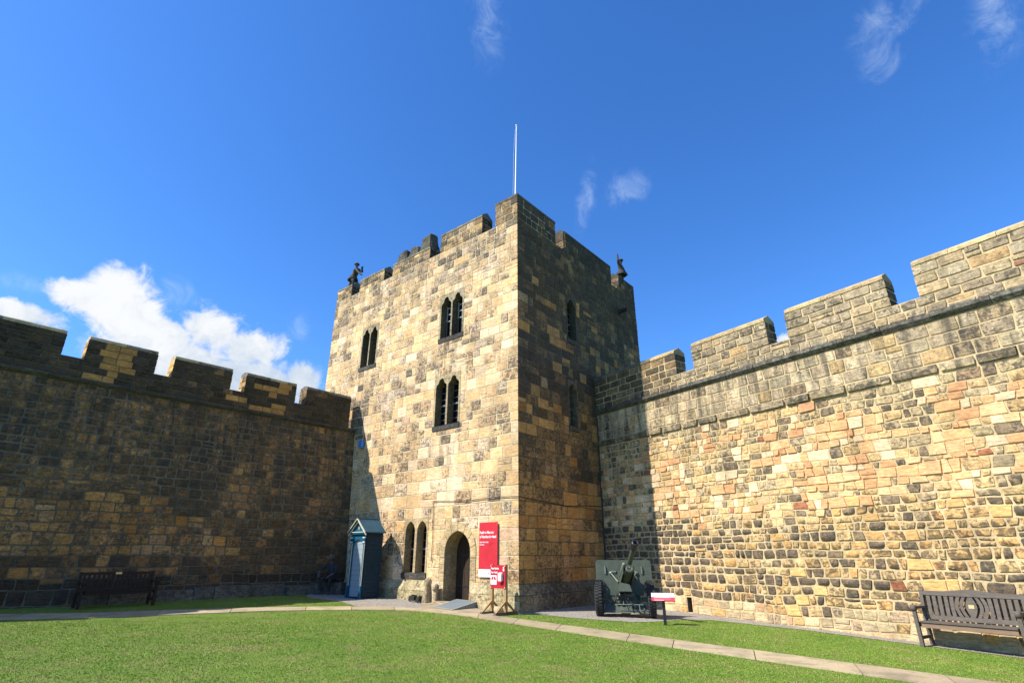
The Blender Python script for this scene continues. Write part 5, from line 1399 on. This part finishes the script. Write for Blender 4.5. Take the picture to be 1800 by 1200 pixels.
statue('stone_figure', FR, (s0, zb-.02), jt, bo, 'black stone figure standing with one arm raised on the right tower merlon', (s0+.03,zb+1.30,.03), .115, -dR*.3-dL*.9, kilt(s0, zb+.70, .30, .16, .30))

# ------------------------------------------------------------------ flagpole
fpz = 20.84
fo = A+1.3*(dL+dR)
fl = empty('flagpole', (fo[0], fo[1], 13.2), label='white flagpole with thin halyard rising behind the tower corner', cat='flagpole')
fo = fo+V3(.07,0,0)
r_ = lambda z: .055-.025*(z-13.2)/(fpz-13.2)
mb = MB(); mb.tube((fo[0],fo[1],13.2), (fo[0]+.11,fo[1],fpz), .048, .022, 14); mb.build('pole', M['white'], fl)
mb = MB(); mb.lathe((fo[0]+.11,fo[1],fpz), (0,0,1), [(.03,0),(.05,.02),(.05,.06),(0,.09)], 14); mb.build('finial_cap', M['white'], fl)
mb = MB(); pts = [(fo[0]+.06,fo[1]-.02,fpz-.2)]+[(fo[0]+.05-.17*math.sin(math.pi*.5*t)-.02*math.sin(t*9),fo[1]-.03,fpz-.2-6.8*t) for t in (.1,.25,.4,.55,.7,.85,1)]
for p, q in zip(pts, pts[1:]): mb.tube(p, q, .007, n=5)
mb.build('halyard', M['rope'], fl)

# ------------------------------------------------------------------ sun, sky, camera
SUN_EL = 45.5
lh = V3(math.sin(R_(68.6)), math.cos(R_(68.6)), 0); lh /= np.linalg.norm(lh)
ld = Vector((lh[0]*math.cos(R_(SUN_EL)), lh[1]*math.cos(R_(SUN_EL)), -math.sin(R_(SUN_EL))))
su = bpy.data.lights.new('sun', 'SUN'); su.energy = 4.6; su.angle = R_(.53); su.color = (1., .955, .87)
so = bpy.data.objects.new('sun', su); col.objects.link(so); so.rotation_euler = ld.to_track_quat('-Z', 'Y').to_euler()
world = bpy.data.worlds.new('World'); scene.world = world; world.use_nodes = True
wt = world.node_tree; wt.nodes.clear()
def wn(ty, **k):
    q = wt.nodes.new(ty)
    for a, b in k.items(): setattr(q, a, b)
    return q
wl = wt.links.new
def wm(op, a, b=None, c=None, clamp=False):
    q = wn('ShaderNodeMath', operation=op, use_clamp=clamp)
    for i, x in enumerate((a, b, c)):
        if x is None: continue
        if isinstance(x, (int, float)): q.inputs[i].default_value = x
        else: wl(x, q.inputs[i])
    return q.outputs[0]
sky = wn('ShaderNodeTexSky', sky_type='NISHITA'); sky.sun_disc = False
sky.sun_elevation = R_(SUN_EL); sky.sun_rotation = math.atan2(-lh[0], -lh[1])
sky.altitude = 60; sky.air_density = 1.0; sky.dust_density = .35; sky.ozone_density = 2.2
hsv = wn('ShaderNodeHueSaturation'); hsv.inputs['Saturation'].default_value = 1.25; hsv.inputs['Value'].default_value = 1.
wl(sky.outputs[0], hsv.inputs['Color'])
tnt = wn('ShaderNodeMix', data_type='RGBA', blend_type='MULTIPLY'); tnt.inputs[0].default_value = 1; wl(hsv.outputs[0], tnt.inputs[6]); tnt.inputs[7].default_value = (.80, 1.02, 1.34, 1)
tc = wn('ShaderNodeTexCoord'); nv = wn('ShaderNodeVectorMath', operation='NORMALIZE'); wl(tc.outputs['Generated'], nv.inputs[0])
sx = wn('ShaderNodeSeparateXYZ'); wl(nv.outputs[0], sx.inputs[0])
az = wm('MULTIPLY', wm('ARCTAN2', sx.outputs[0], sx.outputs[1]), 57.2958); el = wm('MULTIPLY', wm('ARCSINE', sx.outputs[2]), 57.2958)
def wnoise(scale, det, rough, dist=0., vs=(1,1,1), off=0.):
    mp = wn('ShaderNodeMapping'); mp.inputs['Scale'].default_value = vs; mp.inputs['Location'].default_value = (off, off, off); wl(nv.outputs[0], mp.inputs[0])
    q = wn('ShaderNodeTexNoise'); q.inputs['Scale'].default_value = scale; q.inputs['Detail'].default_value = det; q.inputs['Roughness'].default_value = rough; q.inputs['Distortion'].default_value = dist
    wl(mp.outputs[0], q.inputs['Vector']); return q.outputs['Fac']
nA = wnoise(9, 6, .58, .3); nB = wnoise(30, 5, .66, .6); nW_ = wnoise(19, 7, .70, .9, (1,1,1), 3.)
def ell(a, e, ra, re, rot=0.):
    da_ = wm('SUBTRACT', az, a); de = wm('SUBTRACT', el, e)
    if rot:
        c, s_ = math.cos(R_(rot)), math.sin(R_(rot))
        x = wm('ADD', wm('MULTIPLY', da_, c), wm('MULTIPLY', de, s_)); y = wm('SUBTRACT', wm('MULTIPLY', de, c), wm('MULTIPLY', da_, s_))
    else: x, y = da_, de
    x = wm('DIVIDE', x, ra); y = wm('DIVIDE', y, re)
    return wm('SUBTRACT', 1., wm('SQRT', wm('ADD', wm('MULTIPLY', x, x), wm('MULTIPLY', y, y))))
def union(items):
    r = items[0]
    for i in items[1:]: r = wm('MAXIMUM', r, i)
    return r
def mrange(v, a, b, c=0., d=1., smooth=True):
    q = wn('ShaderNodeMapRange', interpolation_type='SMOOTHSTEP' if smooth else 'LINEAR'); wl(v, q.inputs[0])
    for i, x in ((1,a),(2,b),(3,c),(4,d)): q.inputs[i].default_value = x
    return q.outputs[0]
cum = union([ell(-38.6,20.6,4.6,3.2), ell(-41.3,20.4,3.4,1.8), ell(-35.6,18.6,5.5,2.6), ell(-31.4,20.0,4.2,3.0), ell(-27.6,18.8,4.2,2.8), ell(-33,16.0,8.5,3.6), ell(-27.5,15.8,8.5,3.0), ell(-22.3,16.6,2.6,2.2), ell(-45.3,17.9,4.0,1.1), ell(29.8,19.2,3.2,1.0)])
fA = wm('ADD', cum, wm('ADD', wm('MULTIPLY', wm('SUBTRACT', nA, .5), 1.5), wm('MULTIPLY', wm('SUBTRACT', nB, .5), 1.0)))
cover = mrange(fA, .0, .46)
wis = union([ell(-4.2,53.2,2.6,4.0,20), ell(9.3,35.6,1.1,3.6,-14), ell(14.6,36.6,2.8,1.5), ell(43.5,43.0,2.6,1.5,10), ell(46.6,43.0,3.6,1.0,30), ell(43,40.4,2.0,1.8), ell(52.2,39.2,1.8,3.4,-25), ell(-34.6,22.6,2.4,1.4,-25), ell(-45.8,20.2,1.8,.8), ell(-23.2,21.5,1.0,1.5)])
fW = wm('ADD', wm('MINIMUM', wis, .55), wm('MULTIPLY', wm('SUBTRACT', nW_, .5), 5.2))
cw = wm('MULTIPLY', mrange(fW, -.5, 2.3, 0., .44), mrange(wis, -.75, .5))
# the cloud bases are greyer than their crowns
ccol = wn('ShaderNodeMix', data_type='RGBA'); wl(mrange(wm('ADD', wm('MULTIPLY', wm('SUBTRACT', el, 17.5), .16), wm('ADD', wm('MULTIPLY', wm('SUBTRACT', nA, .5), 2.2), wm('MULTIPLY', wm('SUBTRACT', nB, .5), 1.4))), -.7, .55), ccol.inputs[0])
ccol.inputs[6].default_value = (2.9, 3.5, 4.3, 1); ccol.inputs[7].default_value = (5.0, 5.1, 5.25, 1)
m1 = wn('ShaderNodeMix', data_type='RGBA'); wl(cw, m1.inputs[0]); wl(tnt.outputs[2], m1.inputs[6]); m1.inputs[7].default_value = (3.5, 4.3, 5.6, 1)
m2 = wn('ShaderNodeMix', data_type='RGBA'); wl(cover, m2.inputs[0]); wl(m1.outputs[2], m2.inputs[6]); wl(ccol.outputs[2], m2.inputs[7])
bg = wn('ShaderNodeBackground'); bg.inputs['Strength'].default_value = .112; wl(m2.outputs[2], bg.inputs['Color'])
ow = wn('ShaderNodeOutputWorld'); wl(bg.outputs[0], ow.inputs[0])

cam = bpy.data.cameras.new('camera'); co = bpy.data.objects.new('camera', cam); col.objects.link(co)
co.location = (0, 0, 1.7); co.rotation_euler = (R_(90+21.644), 0, 0)
cam.sensor_width = 36; cam.lens = 945/1800*36; cam.clip_end = 5000; cam.clip_start = .05
scene.camera = co
vs_ = scene.view_settings; vs_.view_transform = 'Standard'; vs_.look = 'None'; vs_.exposure = .78; vs_.gamma = 1
